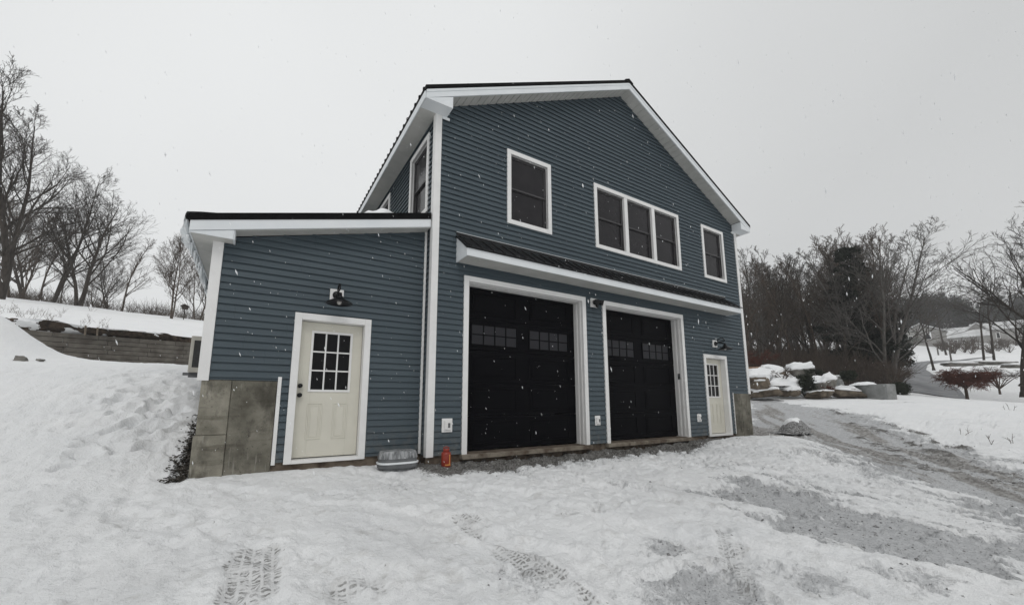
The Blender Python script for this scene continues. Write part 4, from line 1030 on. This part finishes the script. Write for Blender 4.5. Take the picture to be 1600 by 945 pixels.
for i in range(110):
    px = ri.uniform(-40, 330); sp.append(at(px, 470+.11*max(px, 0)+2, 31+ri.uniform(0, 8))-np.array([0, 0, .3]))
brush('far_brush', sp, 'grey tangled undergrowth behind the bare trees on the left', 'bark3', n=16, L_=2.0, r=.011)
# two pale stakes on top of the retaining wall
for px, pyb, pyt, d, lab in ((133, 521, 508, 15.3, 'left pale stake leaning on the earth bank above the retaining wall'), (152, 522, 511, 15.6, 'shorter brown stake beside the pale one above the retaining wall')):
    p = at(px, pyb, d); h = hgt_px(pyb, pyt, d); mb = MB(); mb.add([(-.025, -.02, -.05), (.025, -.02, -.05), (.025, .02, -.05), (-.025, .02, -.05), (-.05, .0, h), (.0, .0, h), (.0, .04, h), (-.05, .04, h)], [(0, 3, 2, 1), (4, 5, 6, 7), (0, 1, 5, 4), (1, 2, 6, 5), (2, 3, 7, 6), (3, 0, 4, 7)])
    o = mb.build('wooden_stake', MT['rock']); o.location = p; tag(o, lab, 'stake')
p = at(287, 497, 27); t = empty('bird_feeder', p, 'small dark bird feeder on a thin pole in the snowy field', 'bird feeder')
MB().tube([(0, 0, -.2), (0, 0, .62)], .03, 6).build('pole', MT['bark'], t); mb = MB().box(-.17, .17, -.17, .17, .62, .80); mb.build('box', MT['bark'], t, .01); MB().prism([(-.24, .80), (.24, .80), (0, .95)], 'y', -.24, .24).build('roof', MT['bark'], t)

# boulders --------------------------------------------------------------------
def boulder(p, rx, ry, rz, seed, label, mat='rock', cap=.5, group='rocks of the snowy rock garden', rotz=0):
    def sphere(f, n=22, m=14, top=False):
        vs, fs = [], []
        for i in range(m+1):
            ph = -math.pi/2+math.pi*i/m
            for j in range(n):
                t_ = 2*math.pi*j/n; v_ = np.array([math.cos(ph)*math.cos(t_), math.cos(ph)*math.sin(t_), math.sin(ph)]); vs.append(f(v_))
        for i in range(m):
            for j in range(n): fs.append((i*n+j, i*n+(j+1) % n, (i+1)*n+(j+1) % n, (i+1)*n+j))
        return vs, fs
    def shape(v_):
        q_ = np.sign(v_)*np.abs(v_)**.55; nn = float(fbm(np.array([v_[0]*1.1+seed*3.1]), np.array([v_[1]*1.1+v_[2]*1.7]), .8, 4, seed)[0])
        return q_*(1+.6*nn)*np.array([rx, ry, rz])
    vs, fs = sphere(shape); mb = MB(); mb.add(vs, fs, 0, True); o = mb.build('boulder', MT[mat]); o.location = tuple(p); o.rotation_euler = (.13*math.sin(seed*2.1), .13*math.cos(seed*1.7), rotz+.35*math.sin(seed*3.3)) if rx < 1.2 else (0, 0, rotz)
    if cap:
        def capf(v_):
            zz = .30+.70*max(v_[2], 0) if v_[2] >= 0 else .30+.25*v_[2]; hh = math.sqrt(max(0, 1-min(1, max(v_[2], 0))**2)) if v_[2] >= 0 else math.sqrt(max(0, 1-v_[2]**2))
            nn = float(fbm(np.array([v_[0]*1.6+seed*2.3]), np.array([v_[1]*1.6]), .7, 3, seed+50)[0]); ln_ = max(1e-6, math.hypot(v_[0], v_[1]))
            q0 = np.array([v_[0]/ln_*hh*.98, v_[1]/ln_*hh*.98, zz*(1-.5*nn) if v_[2] < .3 else zz]); b = shape(q0)
            return b*np.array([.985, .985, 1])+np.array([0, 0, cap*rz*(.25+.75*max(v_[2], 0))*(1+nn)])
        vs, fs = sphere(capf); mb = MB(); mb.add(vs, fs, 0, True); mb.build('snow_cap', MT['clean_snow'], o)
    return tag(o, label, 'boulder', group)
DR_ = 19.5
def bl(px, py, wpx, hpx, seed, lab, mat='rock', cap=.5, d=DR_, rotz=-.55):
    s = d/F; p = at(px, py, d); boulder((p[0], p[1], p[2]), wpx*s*.5, wpx*s*.4, hpx*s*.5, seed, lab, mat, cap, rotz=rotz)
bl(1184, 600, 34, 22, 1, 'big tan boulder under thick snow nearest the garage corner', d=18.9)
bl(1217, 594, 26, 19, 2, 'tan boulder with rounded snow top behind the bare sapling')
bl(1176, 586, 26, 12, 3, 'grey snowy boulder at the upper left of the rock garden', 'rockg', .6, d=20.5)
bl(1207, 583, 32, 12, 4, 'flat boulder almost buried under smooth snow at the top of the rock garden', 'rockg', .8, d=21)
bl(1250, 584, 36, 15, 5, 'snow covered boulder above the round dark juniper', 'rockg', .8, d=21)
bl(1287, 604, 32, 22, 6, 'white snow covered boulder just right of the round juniper', 'rockg', .7)
bl(1322, 613, 36, 13, 7, 'long low tan boulder in front of the block wall', 'rock', .6, d=18.8)
bl(1279, 617, 34, 11, 8, 'low brown stone at the foot of the round juniper', 'rock', .2, d=18.6)
bl(1192, 615, 38, 12, 9, 'low edging stone along the driveway below the big tan boulder', 'rock', .5, d=18.5)
bl(1236, 613, 30, 12, 10, 'edging stone under the small juniper left of the round one', 'rock', .5, d=18.7)
bl(33, 561, 14, 10, 14, 'lone grey stone on the snowy mound at the left edge', 'rockg', .0, d=10.5)
bl(64, 562, 9, 4, 15, 'small dark stone half sunk in snow right of the lone grey stone', 'rockg', .3, d=10.6)
blob_snow('snow_bank', *at(1228, 604, 19.6), 1.4, .8, .5, 'snow bank between the boulders of the rock garden', 21)
blob_snow('snow_bank', *at(1200, 592, 20.2), 1.5, .8, .45, 'snow bank at the upper left of the rock garden', 23)
# block wall with snow on top
p = at(1342, 621, 18.6); pr = at(1388, 621, 17.4); pl_ = at(1308, 613, 21.5)
t = empty('block_wall', p, 'low grey block wall capped with snow at the driveway bend', 'wall')
def quadbox(P0, P1, th, z0, z1, mat, nm, par):
    a, b = np.array(P0[:2])-p[:2], np.array(P1[:2])-p[:2]; d = (b-a)/np.linalg.norm(b-a); n_ = np.array([d[1], -d[0]])
    if np.dot(n_, np.array(CAM[:2])-p[:2]) > 0: n_ = -n_
    c_, e_ = b+n_*th, a+n_*th; mb = MB(); mb.prism([tuple(a), tuple(b), tuple(c_), tuple(e_)], 'z', z0, z1); return mb.build(nm, mat, par, .03)
h = 20/F*18.2
quadbox(p, pr, .5, -.4, h, MT['greyblock'], 'front_face', t); quadbox(pl_, p-np.array([.02, 0, 0]), .5, -.2, h-.03, MT['greyblock'], 'side_face', t)
o = blob_snow('snow_on_wall', 0, 0, 0, .95, .4, .16, 'x', 31); o.parent = t; o.location = (.55, -.1, h-.02); del o['label'], o['category']; o.name = 'snow_cap'
p2 = at(1285, 597, 22.5); p3 = at(1312, 597, 21.8)
t2 = empty('block_wall', p2, 'narrow grey block wall end showing behind the rock garden', 'wall'); p = p2
quadbox(p2, p3, .5, -.3, .28, MT['greyblock'], 'front_face', t2); quadbox(p2, p3, .55, .282, .36, MT['clean_snow'], 'snow_cap', t2)
p = at(1180, 575, 21); o = MB().box(-.5, .42, -.06, .06, -.03, .07).build('wooden_plank', MT['tan_wood'], None, .01); o.location = p; o.rotation_euler = (0, -.06, -.5); tag(o, 'tan wooden plank behind the rock garden beside the garage corner', 'plank')

# evergreen shrubs and small ornamentals --------------------------------------
def needle_cloud(name, spec, mat, parent=None, seed=0, leaf=.06, dens=900):
    rb = np.random.default_rng(seed); P = []
    for (c_, r_, k) in spec:
        n_ = int(dens*k); v_ = rb.normal(size=(n_, 3)); v_ /= np.linalg.norm(v_, axis=1, keepdims=True); rad = rb.uniform(.35, 1.0, (n_, 1))**.6
        P.append(np.array(c_)+v_*rad*np.array(r_)*(1+.22*rb.normal(size=(n_, 1))))
    P = np.concatenate(P); n_ = len(P); a = rb.normal(size=(n_, 3)); a /= np.linalg.norm(a, axis=1, keepdims=True); b = np.cross(a, rb.normal(size=(n_, 3))); b /= np.linalg.norm(b, axis=1, keepdims=True)
    l_ = leaf*rb.uniform(.6, 1.4, (n_, 1)); w_ = l_*.33
    Vn = np.stack([P-a*l_-b*w_, P+a*l_-b*w_*.2, P+a*l_+b*w_*.2, P-a*l_+b*w_], 1).reshape(-1, 3)
    return mesh_np(name, Vn, np.arange(n_*4).reshape(-1, 4), MT[mat], parent)
def shrub(px, py, d, wpx, hpx, label, seed, mat='needle2', name='juniper_shrub', spread=0):
    s = d/F; p = at(px, py, d); t = empty(name, p, label, 'shrub'); w_, h_ = wpx*s/2, hpx*s; rb = random.Random(seed)
    spec = [((rb.uniform(-.6, .6)*w_, rb.uniform(-.4, .4)*w_, h_*rb.uniform(.3, .75)), (w_*rb.uniform(.3, .55), w_*rb.uniform(.3, .5), h_*rb.uniform(.2, .35)), .28) for _ in range(11)]+[((0, 0, h_*.4), (w_*.8, w_*.7, h_*.42), .9)]
    needle_cloud('foliage', spec, mat, t, seed, leaf=.05)
    segs = [(np.array([0, 0, -.1]), np.array([rb.uniform(-.5, .5)*w_, rb.uniform(-.5, .5)*w_, h_*.7]), .03, .012) for _ in range(7)]
    build_tubes('stems', [(segs, 5)], MT['bark'], t); return t
shrub(1257, 617, 18.9, 38, 34, 'round dark evergreen juniper in the middle of the rock garden', 3)
shrub(1231, 611, 19, 15, 14, 'small dark juniper left of the round one in the rock garden', 4)
shrub(1270, 586, 20.8, 46, 9, 'low spreading juniper on top of the rock garden', 5)
shrub(1326, 594, 21, 26, 15, 'dark evergreen shrub behind the block wall', 6)
shrub(1196, 584, 20.4, 14, 7, 'tiny juniper in the snow at the upper left of the rock garden', 7)
shrub(1408, 620, 21, 34, 26, 'dark bushy evergreen right of the block wall end', 8)
shrub(1428, 538, 78, 56, 12, 'dark clipped hedge in front of the pale gabled house', 11, name='hedge')
def twiggy(px, py, d, hpx, wpx, label, seed, mat, name, cat, flat=.0, n=9, dens=1.0, stem=.22):
    s = d/F; p = at(px, py, d); H_, W_ = hpx*s, wpx*s/2; t = empty(name, p, label, cat); rb = random.Random(seed); st, tw, fi = [], [], []
    nodes = []
    top = np.array([0, 0, H_*stem]); st.append((np.array([0, 0, -.15]), top, .055*H_/1.5, .045*H_/1.5))
    for i in range(n):
        a_ = i*2.4+rb.uniform(-.4, .4); rr_ = rb.uniform(.35, 1)*W_; tip = np.array([math.cos(a_)*rr_, math.sin(a_)*rr_, H_*(rb.uniform(.62, 1.0) if not flat else rb.uniform(.52, 1.0)*(1-.42*(rr_/W_)**2))])
        mid = top*.5+tip*.5+np.array([0, 0, H_*.08]); st += [(top, mid, .028*H_/1.5, .02*H_/1.5), (mid, tip, .02*H_/1.5, .009)]
        for k in range(int(16*dens)):
            u_ = rb.uniform(.1, 1); q_ = (mid*(1-u_)+tip*u_); d_ = unit(np.array([rb.gauss(0, 1), rb.gauss(0, 1), rb.gauss(.25 if not flat else .0, .5)])); l_ = W_*rb.uniform(.18, .42); e_ = q_+d_*l_
            tw.append((q_, e_, .009, .006))
            for m_ in range(int(5*dens)):
                q3 = q_*(1-rb.random())+e_*rb.random() if False else q_+(e_-q_)*rb.uniform(.3, 1); fi.append((q3, q3+unit(np.array([rb.gauss(0, 1), rb.gauss(0, 1), rb.gauss(-.45 if flat else .3, .5)]))*l_*.45, .007, .004))
    build_tubes('stem', [(st, 6)], MT['bark3' if mat != 'redtwig' else 'bark3'], t); build_tubes('twigs', [(tw, 3), (fi, 3)], MT[mat], t); return t
twiggy(1512, 625, 20, 60, 80, 'red brown weeping ornamental tree beside the curving road', 3, 'redtwig', 'ornamental_tree', 'tree', flat=1, n=18, dens=2.0, stem=.3)
twiggy(1562, 612, 24, 40, 70, 'grey brown low shrub right of the red ornamental tree', 4, 'bark3', 'bare_shrub', 'shrub', n=10, dens=.8, stem=.1)
twiggy(1227, 612, 18.7, 38, 34, 'small bare sapling in front of the rock garden boulders', 5, 'bark3', 'sapling', 'tree', n=9, dens=.6, stem=.45)
twiggy(1188, 588, 22.5, 38, 50, 'rust red bare bush behind the rock garden near the garage corner', 6, 'redtwig', 'bare_bush', 'shrub', n=12, dens=1.2, stem=.1)
twiggy(1298, 617, 18.6, 16, 20, 'tiny reddish shrub between the boulders below the block wall', 7, 'redtwig', 'bare_shrub', 'shrub', n=7, dens=.6, stem=.1)
twiggy(1400, 615, 22, 50, 60, 'tangled brown bush rising behind the end of the block wall', 8, 'bark3', 'bare_bush', 'shrub', n=12, dens=1.0, stem=.1)

# the wood on the right ---------------------------------------------------------
ri = random.Random(99)
def top_line(px): return np.interp(px, [1150, 1168, 1200, 1240, 1290, 1330, 1365, 1400, 1450, 1490, 1540, 1600], [400, 385, 372, 378, 358, 348, 338, 345, 345, 380, 400, 400])
keys = ['slim', 'slim2', 'slim3', 'slim']
i = 0
for row, d0 in enumerate((27, 31, 36, 42, 50)):
    n_ = (9, 11, 13, 13, 12)[row]
    for k in range(n_):
        px = 1158+(1392-1158)*(k+ri.random())/n_; d = d0+ri.uniform(-1.5, 2.5); pb = 592-row*2.5+ri.uniform(-2, 2); top = top_line(px)+ri.uniform(-8, 45)-row*1.0
        b = at_b(px, pb, d, .0); b[2] = min(b[2], gnd(b[0], b[1])+.05)
        tree(keys[i % 4], b, (b[2]*0+hgt_px(pb, top, d)+max(0, (at(px, pb, d)[2]-b[2]))), 'tall thin bare tree in the dense wood right of the garage', 'trees of the dense wood on the right', ri.uniform(0, 6.28), ri.uniform(1.0, 1.5)); i += 1
b = at_b(1388, 598, 25, .1); tree('vase', b, hgt_px(598, 338, 25), 'wide spreading pale bare tree at the right end of the dense wood', None, 2.6, 1.25)
b = at_b(1362, 596, 26, .1); tree('slim2', b, hgt_px(596, 342, 26), 'pale multi stemmed bare tree in front of the dark pine', None, 1.2, 1.5)
b = at_b(1593, 604, 24, .3); tree('oak', b, hgt_px(604, 285, 24), 'large bare tree with heavy limbs at the right edge', None, 1.2, 1.15)
for px, pb, pt, d, key, lab, tl in ((1553, 561, 420, 40, 'sparse', 'dark upright bare tree before the house with the steep roof', 0), (1537, 561, 430, 42, 'sparse', 'bare tree leaning left beside the upright dark one', -.12), (1458, 573, 440, 44, 'sparse', 'slender dark tree standing at the inner edge of the road', -.06),
                                    (1393, 598, 500, 30, 'slim', 'thin short tree at the left edge of the curving road', 0), (1478, 552, 440, 70, 'sparse', 'faint bare tree between the two pale houses', .05), (1600, 597, 452, 22, 'maple', 'leaning dark trunk at the right edge of the far slope', -.5)):
    tree(key, at_b(px, pb, d), hgt_px(pb, pt, d), lab, None, px*.37, 1.3, tilt=(0, tl))
# undergrowth
sp = []
for k in range(400):
    px = ri.uniform(1155, 1400); d = ri.uniform(24, 40); q2 = at(px, 592, d); sp.append((q2[0], q2[1], gnd(q2[0], q2[1])))
brush('undergrowth', sp, 'dense brown undergrowth between the trunks of the right wood', 'bark3', n=15, L_=2.7, r=.011)
sp = [(*hit(px, py)[:2], hit(px, py)[2]) for px, py in ((1553, 694), (1572, 692), (1504, 679), (1578, 640))]
brush('dead_stems', sp, 'few bent dead stems sticking out of the roadside snow bank', 'drytwig', n=3, L_=.30, r=.006)
# pines
def pine(px, pb, pt, d, label, seed, wide=.24, bare=.25):
    p = at_b(px, pb, d, .2); H_ = hgt_px(pb, pt, d); t = empty('pine_tree', p, label, 'tree'); rb = random.Random(seed)
    build_tubes('trunk', [([(np.array([0, 0, i/10*H_]), np.array([0, 0, (i+1)/10*H_]), .2*(1-i/10.5), .2*(1-(i+1)/10.5)) for i in range(10)], 8)], MT['bark'], t)
    segs, spec = [], []; z = H_*bare
    while z < H_*.97:
        f_ = (z/H_-bare)/(1-bare); L_ = H_*wide*(1-f_)**.7*rb.uniform(.55, 1.15)+.25
        for k in range(4):
            a_ = rb.uniform(0, 6.28); l_ = L_*rb.uniform(.5, 1.1); dz = l_*rb.uniform(-.05, .30); tip = np.array([math.cos(a_)*l_, math.sin(a_)*l_, z+dz]); segs.append((np.array([0, 0, z]), tip, .035, .012))
            for u_ in (.45, .7, .95): c_ = np.array([0, 0, z])*(1-u_)+tip*u_; spec.append((tuple(c_+np.array([rb.gauss(0, .12), rb.gauss(0, .12), .08])), (l_*.24+.1, l_*.24+.1, .16+.05*l_), .085))
        z += H_*.035
    build_tubes('branches', [(segs, 4)], MT['bark'], t); needle_cloud('foliage', spec, 'needle', t, seed, leaf=.13, dens=1500); return t
pine(1350, 594, 368, 27, 'tall dark pine in the middle of the right wood', 5, .20, .12)
pine(1376, 594, 420, 33, 'shorter dark pine right behind the tall pine', 6, .24, .15)
pine(1404, 560, 468, 62, 'dark evergreen near the pale gabled house', 7, .22, .05)

# road, houses and the distant wood ---------------------------------------------
def snap(q_, dz=.05): return (q_[0], q_[1], gnd(q_[0], q_[1])+dz)
rw = [(1395, 1520, 626, 24), (1392, 1506, 620, 27), (1392, 1492, 611, 31), (1394, 1476, 600, 36), (1402, 1456, 588, 42), (1411, 1447, 578, 48), (1421, 1452, 569, 57), (1450, 1475, 564.5, 62), (1490, 1505, 562, 64), (1560, 1572, 560, 66)]
nsub = 8; vs = []
for (a1, b1, yy, dd_) in rw:
    h1, h2 = at(a1, yy, dd_), at(b1, yy, dd_)
    if a1 > 1440: h2 = h1+np.array([2.2, -1.8, 0])
    for k in range(nsub+1): vs.append(tuple(h1*(1-k/nsub)+h2*k/nsub))
rl = rw
def dens_rows(vs, rows, w_, m_=8):
    P_ = np.array(vs).reshape(rows, w_, 3); outv = []
    for i in range(rows-1):
        for k in range(m_): outv.append(P_[i]*(1-k/m_)+P_[i+1]*k/m_)
    outv.append(P_[-1]); return np.array(outv)
def zbil(x, y):
    i = np.clip(np.searchsorted(gx, x)-1, 0, nx-2); j = np.clip(np.searchsorted(gy, y)-1, 0, ny-2); u = (x-gx[i])/(gx[i+1]-gx[i]); v = (y-gy[j])/(gy[j+1]-gy[j])
    return Z[j, i]*(1-u)*(1-v)+Z[j, i+1]*u*(1-v)+Z[j+1, i]*(1-u)*v+Z[j+1, i+1]*u*v
Pd = dens_rows(vs, len(rl), nsub+1); Pd[..., 2] = zbil(Pd[..., 0], Pd[..., 1])+.06
R1, C1 = Pd.shape[:2]; qi = np.arange(R1*C1).reshape(R1, C1)
o = mesh_np('road', Pd.reshape(-1, 3), np.stack([qi[:-1, :-1], qi[:-1, 1:], qi[1:, 1:], qi[1:, :-1]], -1).reshape(-1, 4), MT['asphalt'], smooth=True); tag(o, kind='structure')
def far_house(px, pyb, d, wpx, hpx, rpx, depth, rz, label, gable=True, windows=((.65, .45, .14, .3),), eave=.3):
    s = d/F; p = at(px, pyb, d); W_, H_, Rr = wpx*s/2, hpx*s, rpx*s; t = empty('pale_house', p, label, 'house', None, rz)
    mb = MB()
    if gable:
        mb.prism([(-W_, -1.5), (W_, -1.5), (W_, H_), (0, H_+Rr), (-W_, H_)], 'y', 0, depth)
        mb2 = MB(); e_ = eave; k = Rr/W_
        for sx in (-1, 1):
            pts = [(0, H_+Rr+.12), (sx*(W_+e_), H_-k*e_+.12), (sx*(W_+e_), H_-k*e_+.34), (0, H_+Rr+.36)]; mb2.prism(pts if sx > 0 else pts[::-1], 'y', -e_, depth+e_)
    else:
        mb.prism([(0, -1.5), (depth, -1.5), (depth, H_), (depth/2, H_+Rr), (0, H_)], 'x', -W_, W_)
        mb2 = MB(); e_ = eave; k = Rr/(depth/2)
        mb2.prism([(-e_, H_-k*e_+.12), (depth/2, H_+Rr+.12), (depth/2, H_+Rr+.36), (-e_, H_-k*e_+.34)], 'x', -W_-e_, W_+e_)
        mb2.prism([(depth+e_, H_-k*e_+.12), (depth+e_, H_-k*e_+.34), (depth/2, H_+Rr+.36), (depth/2, H_+Rr+.12)], 'x', -W_-e_, W_+e_)
    mb.build('wall', MT['white_house'], t); mb2.build('roof', MT['old_snow'], t)
    for (u_, v_, ww, hh) in windows:
        x_ = -W_+2*W_*u_; z_ = H_*v_; f_ = MB(); frame(f_, x_-W_*ww-.1, x_+W_*ww+.1, z_-.1, z_+H_*hh+.1, .1, -.05, -.002); o = f_.build('window', MT['trim'], t)
        MB().box(x_-W_*ww, x_+W_*ww, -.03, -.003, z_, z_+H_*hh).build('pane', MT['glass'], o)
far_house(1441, 537, 82, 54, 16, 14, 9, -1.32, 'pale far house with a low snowy gable behind the dark hedge', windows=((.64, .40, .11, .46), (.28, .40, .07, .40)))
far_house(1502, 541, 88, 62, 14, 17, 9, -1.32, 'long low pale far house with wide snowy roof', gable=False, windows=((.42, .15, .05, .55), (.56, .15, .05, .55), (.72, .0, .045, .75)))
far_house(1580, 543, 92, 66, 30, 14, 10, -1.32, 'tallest pale far house with two storeys behind the bare trees', gable=False, windows=((.14, .55, .045, .28), (.34, .1, .05, .3), (.34, .55, .045, .28), (.6, .1, .05, .3), (.8, .55, .05, .28)))
far_house(1531, 541, 88, 26, 24, 12, 8, -1.25, 'narrow pale gabled house front left of the tallest far house', windows=((.5, .45, .12, .3), (.3, .05, .12, .3)))
for px, pb, pt, d, lab in ((1486, 561, 547, 62, 'grey fence post beside the far road bend'), (1466, 553, 543, 70, 'grey fence post left of the low pale house')):
    p = at(px, pb, d); h = hgt_px(pb, pt, d); o = MB().tube([(0, 0, -.3), (0, 0, h-.05), (0, 0, h)], [.11, .10, .06], 8).build('fence_post', MT['bark2']); o.location = p; tag(o, lab, 'post')
# dark stone ledges on the far slope
for px, py, d, wpx, lab, sd in ((1500, 569, 40, 50, 'dark stone ledge above the red ornamental tree', 3), (1552, 567, 40, 60, 'dark stone ledge right of the red ornamental tree', 4), (1590, 572, 38, 40, 'dark stone ledge at the right edge of the far slope', 5)):
    s = d/F; p = at(px, py, d); boulder(p, wpx*s*.5, .5, 5*s*.5, sd, lab, 'rockg', .5, 'stone ledges on the far slope', -.6)
sp = []
for k in range(70):
    px = ri.uniform(1462, 1640); d = ri.uniform(72, 82); q2 = at(px, 545, d); sp.append((q2[0], q2[1], gnd(q2[0], q2[1])))
brush('house_brush', sp, 'low dark bushes along the front of the far pale houses', 'bark3', n=14, L_=2.0, r=.03)
# distant wooded hill
rb = np.random.default_rng(77); segs3, P_, lf_ = [], [], []
for k in range(620):
    px = rb.uniform(1380, 1760) if k < 430 else rb.uniform(1120, 1420); d = rb.uniform(105, 175); top = np.interp(px, [1120, 1380, 1420, 1450, 1480, 1520, 1560, 1620, 1760], [470, 470, 466, 462, 455, 470, 462, 455, 440])+rb.uniform(-4, 22)
    pb = np.interp(d, [105, 175], [520, 492]); b_ = at(px, pb, d); H_ = (pb-top)/F*d*.985
    b_ = np.array(b_); g_ = gnd(b_[0], b_[1]); b_[2] = min(b_[2], g_); 
    top_p = b_+np.array([rb.normal(0, .4), rb.normal(0, .4), at(px, top, d)[2]-b_[2]]); Ht = top_p[2]-b_[2]
    segs3.append((b_, top_p, .22, .07)); ever = rb.random() < .35
    if ever: lf_.append((tuple(b_+np.array([0, 0, Ht*.55])), (Ht*.15, Ht*.15, Ht*.45), 1.0))
    for m_ in range(46):
        t_ = rb.uniform(.2, 1); q0 = b_+(top_p-b_)*t_; d_ = unit(np.array([rb.normal(), rb.normal(), rb.uniform(.2, 1.4)])); l_ = Ht*.26*(1.15-t_*.7)*rb.uniform(.4, 1.1); q1 = q0+d_*l_
        segs3.append((q0, q1, .075, .035))
        for _ in range(2): q3 = q0+(q1-q0)*rb.uniform(.3, 1); segs3.append((q3, q3+unit(d_+rb.normal(size=3)*.7)*l_*.5, .045, .025))
o = build_tubes('distant_wood', [(segs3, 3)], MT['far_wood']); tag(o, 'dark distant wood covering the hill behind the pale houses', 'wood', kind='stuff')
o = needle_cloud('distant_evergreens', lf_, 'needle', None, 5, leaf=.55, dens=420); tag(o, 'dark distant evergreens mixed into the wooded hill behind the houses', 'wood', kind='stuff')

# small gravel heap with a snow top, right of the garage
h = hit(1243, 671); t = empty('gravel_heap', (h[0], h[1], h[2]-.06), 'small grey gravel heap topped with snow right of the garage', 'gravel heap')
def heap_h(x_, y_):
    r_ = math.hypot(x_/.70, y_/.46)*(1+.5*float(fbm(np.array([x_]), np.array([y_]), .55, 3, 19)[0]))
    return .40*max(0, 1-r_**1.5)+.05*float(fbm(np.array([x_]), np.array([y_]), .12, 3, 8)[0])-.02
def heap_mesh(fn, ext):
    n_ = 40; vs = [(ext*(.78*(2*i/n_-1)), ext*(.52*(2*j/n_-1)), 0) for j in range(n_+1) for i in range(n_+1)]; vs = [(x_, y_, fn(x_, y_)) for x_, y_, _ in vs]
    fs = [(j*(n_+1)+i, j*(n_+1)+i+1, (j+1)*(n_+1)+i+1, (j+1)*(n_+1)+i) for j in range(n_) for i in range(n_)]; mb = MB(); return mb.add(vs, fs, 0, True)
heap_mesh(heap_h, 1.05).build('gravel', MT['heap'], t)
heap_mesh(lambda x_, y_: heap_h(x_, y_)+.045-.11*(math.hypot((x_+.05)/.42, (y_-.05)/.28)*(1+.6*float(fbm(np.array([x_]), np.array([y_]), .2, 3, 29)[0])))**3, .8).build('snow_cap', MT['clean_snow'], t)
# scattered stones on the slushy patches
mb = MB(); rs = np.random.default_rng(12)
def pebble(x, y, z, r_):
    a_ = rs.normal(size=(6, 3))*.18+np.array([[1, 0, 0], [-1, 0, 0], [0, 1, 0], [0, -1, 0], [0, 0, .7], [0, 0, -.7]]); v_ = a_*r_+np.array([x, y, z])
    mb.add(v_, [(0, 2, 4), (2, 1, 4), (1, 3, 4), (3, 0, 4), (2, 0, 5), (1, 2, 5), (3, 1, 5), (0, 3, 5)])
cnt = 0; tries = 0
while cnt < 3600 and tries < 200000:
    tries += 1; x, y = rs.uniform(-1, 12), rs.uniform(-6.2, .1); i_ = int(np.clip(np.searchsorted(gx, x)-1, 0, nx-2)); j_ = int(np.clip(np.searchsorted(gy, y)-1, 0, ny-2))
    k = max(slush[j_, i_]*.55, grav[j_, i_], mud[j_, i_]*.5)
    if rs.random() < k*k: pebble(x, y, Z[j_, i_]+.002, rs.gamma(2., .0032)+.003); cnt += 1
tag(mb.build('loose_gravel', MT['heap']), 'loose gravel stones scattered over the slushy bare patches', 'gravel', kind='stuff')
# falling snow
mb = MB()
for k in range(3600):
    d = rs.uniform(1.3, 9.5); px, py = rs.uniform(-100, 1700), rs.uniform(-60, 760); p = at(px, py, d)
    if p[1] > -.15 or p[2] < -.4: continue
    r_ = rs.gamma(1.6, .00075)*(.6 if d < 2.5 else 1)+.0006; ax = Vector((.30+rs.normal(0, .12), .1, -1)).normalized()*r_*rs.uniform(1.5, 5.5); c_ = Vector(p); sx_ = Vector((r_, 0, 0)); sy_ = Vector((0, r_, 0))
    mb.add([c_+ax, c_-ax, c_+sx_, c_-sx_, c_+sy_, c_-sy_], [(0, 2, 4), (0, 4, 3), (0, 3, 5), (0, 5, 2), (1, 4, 2), (1, 3, 4), (1, 5, 3), (1, 2, 5)])
tag(mb.build('falling_snow', MT['clean_snow']), 'sparse white snowflakes falling in front of the garage', 'snow', kind='stuff')

# snowy air: a thin even haze that pales the far trees
mb = MB().box(-90, 270, -90, 215, float(Z.min())-4, 95)
hz = mb.build('haze', [])
hm = bpy.data.materials.new('snowy_air'); hm.use_nodes = True; ht = hm.node_tree; ht.nodes.clear()
ho = ht.nodes.new('ShaderNodeOutputMaterial'); hv = ht.nodes.new('ShaderNodeVolumePrincipled'); hv.inputs['Color'].default_value = (.93, .94, .95, 1); hv.inputs['Density'].default_value = .0009
ht.links.new(hv.outputs[0], ho.inputs['Volume']); hz.data.materials.append(hm); tag(hz, 'thin even haze of falling snow in the air', 'haze', kind='stuff')
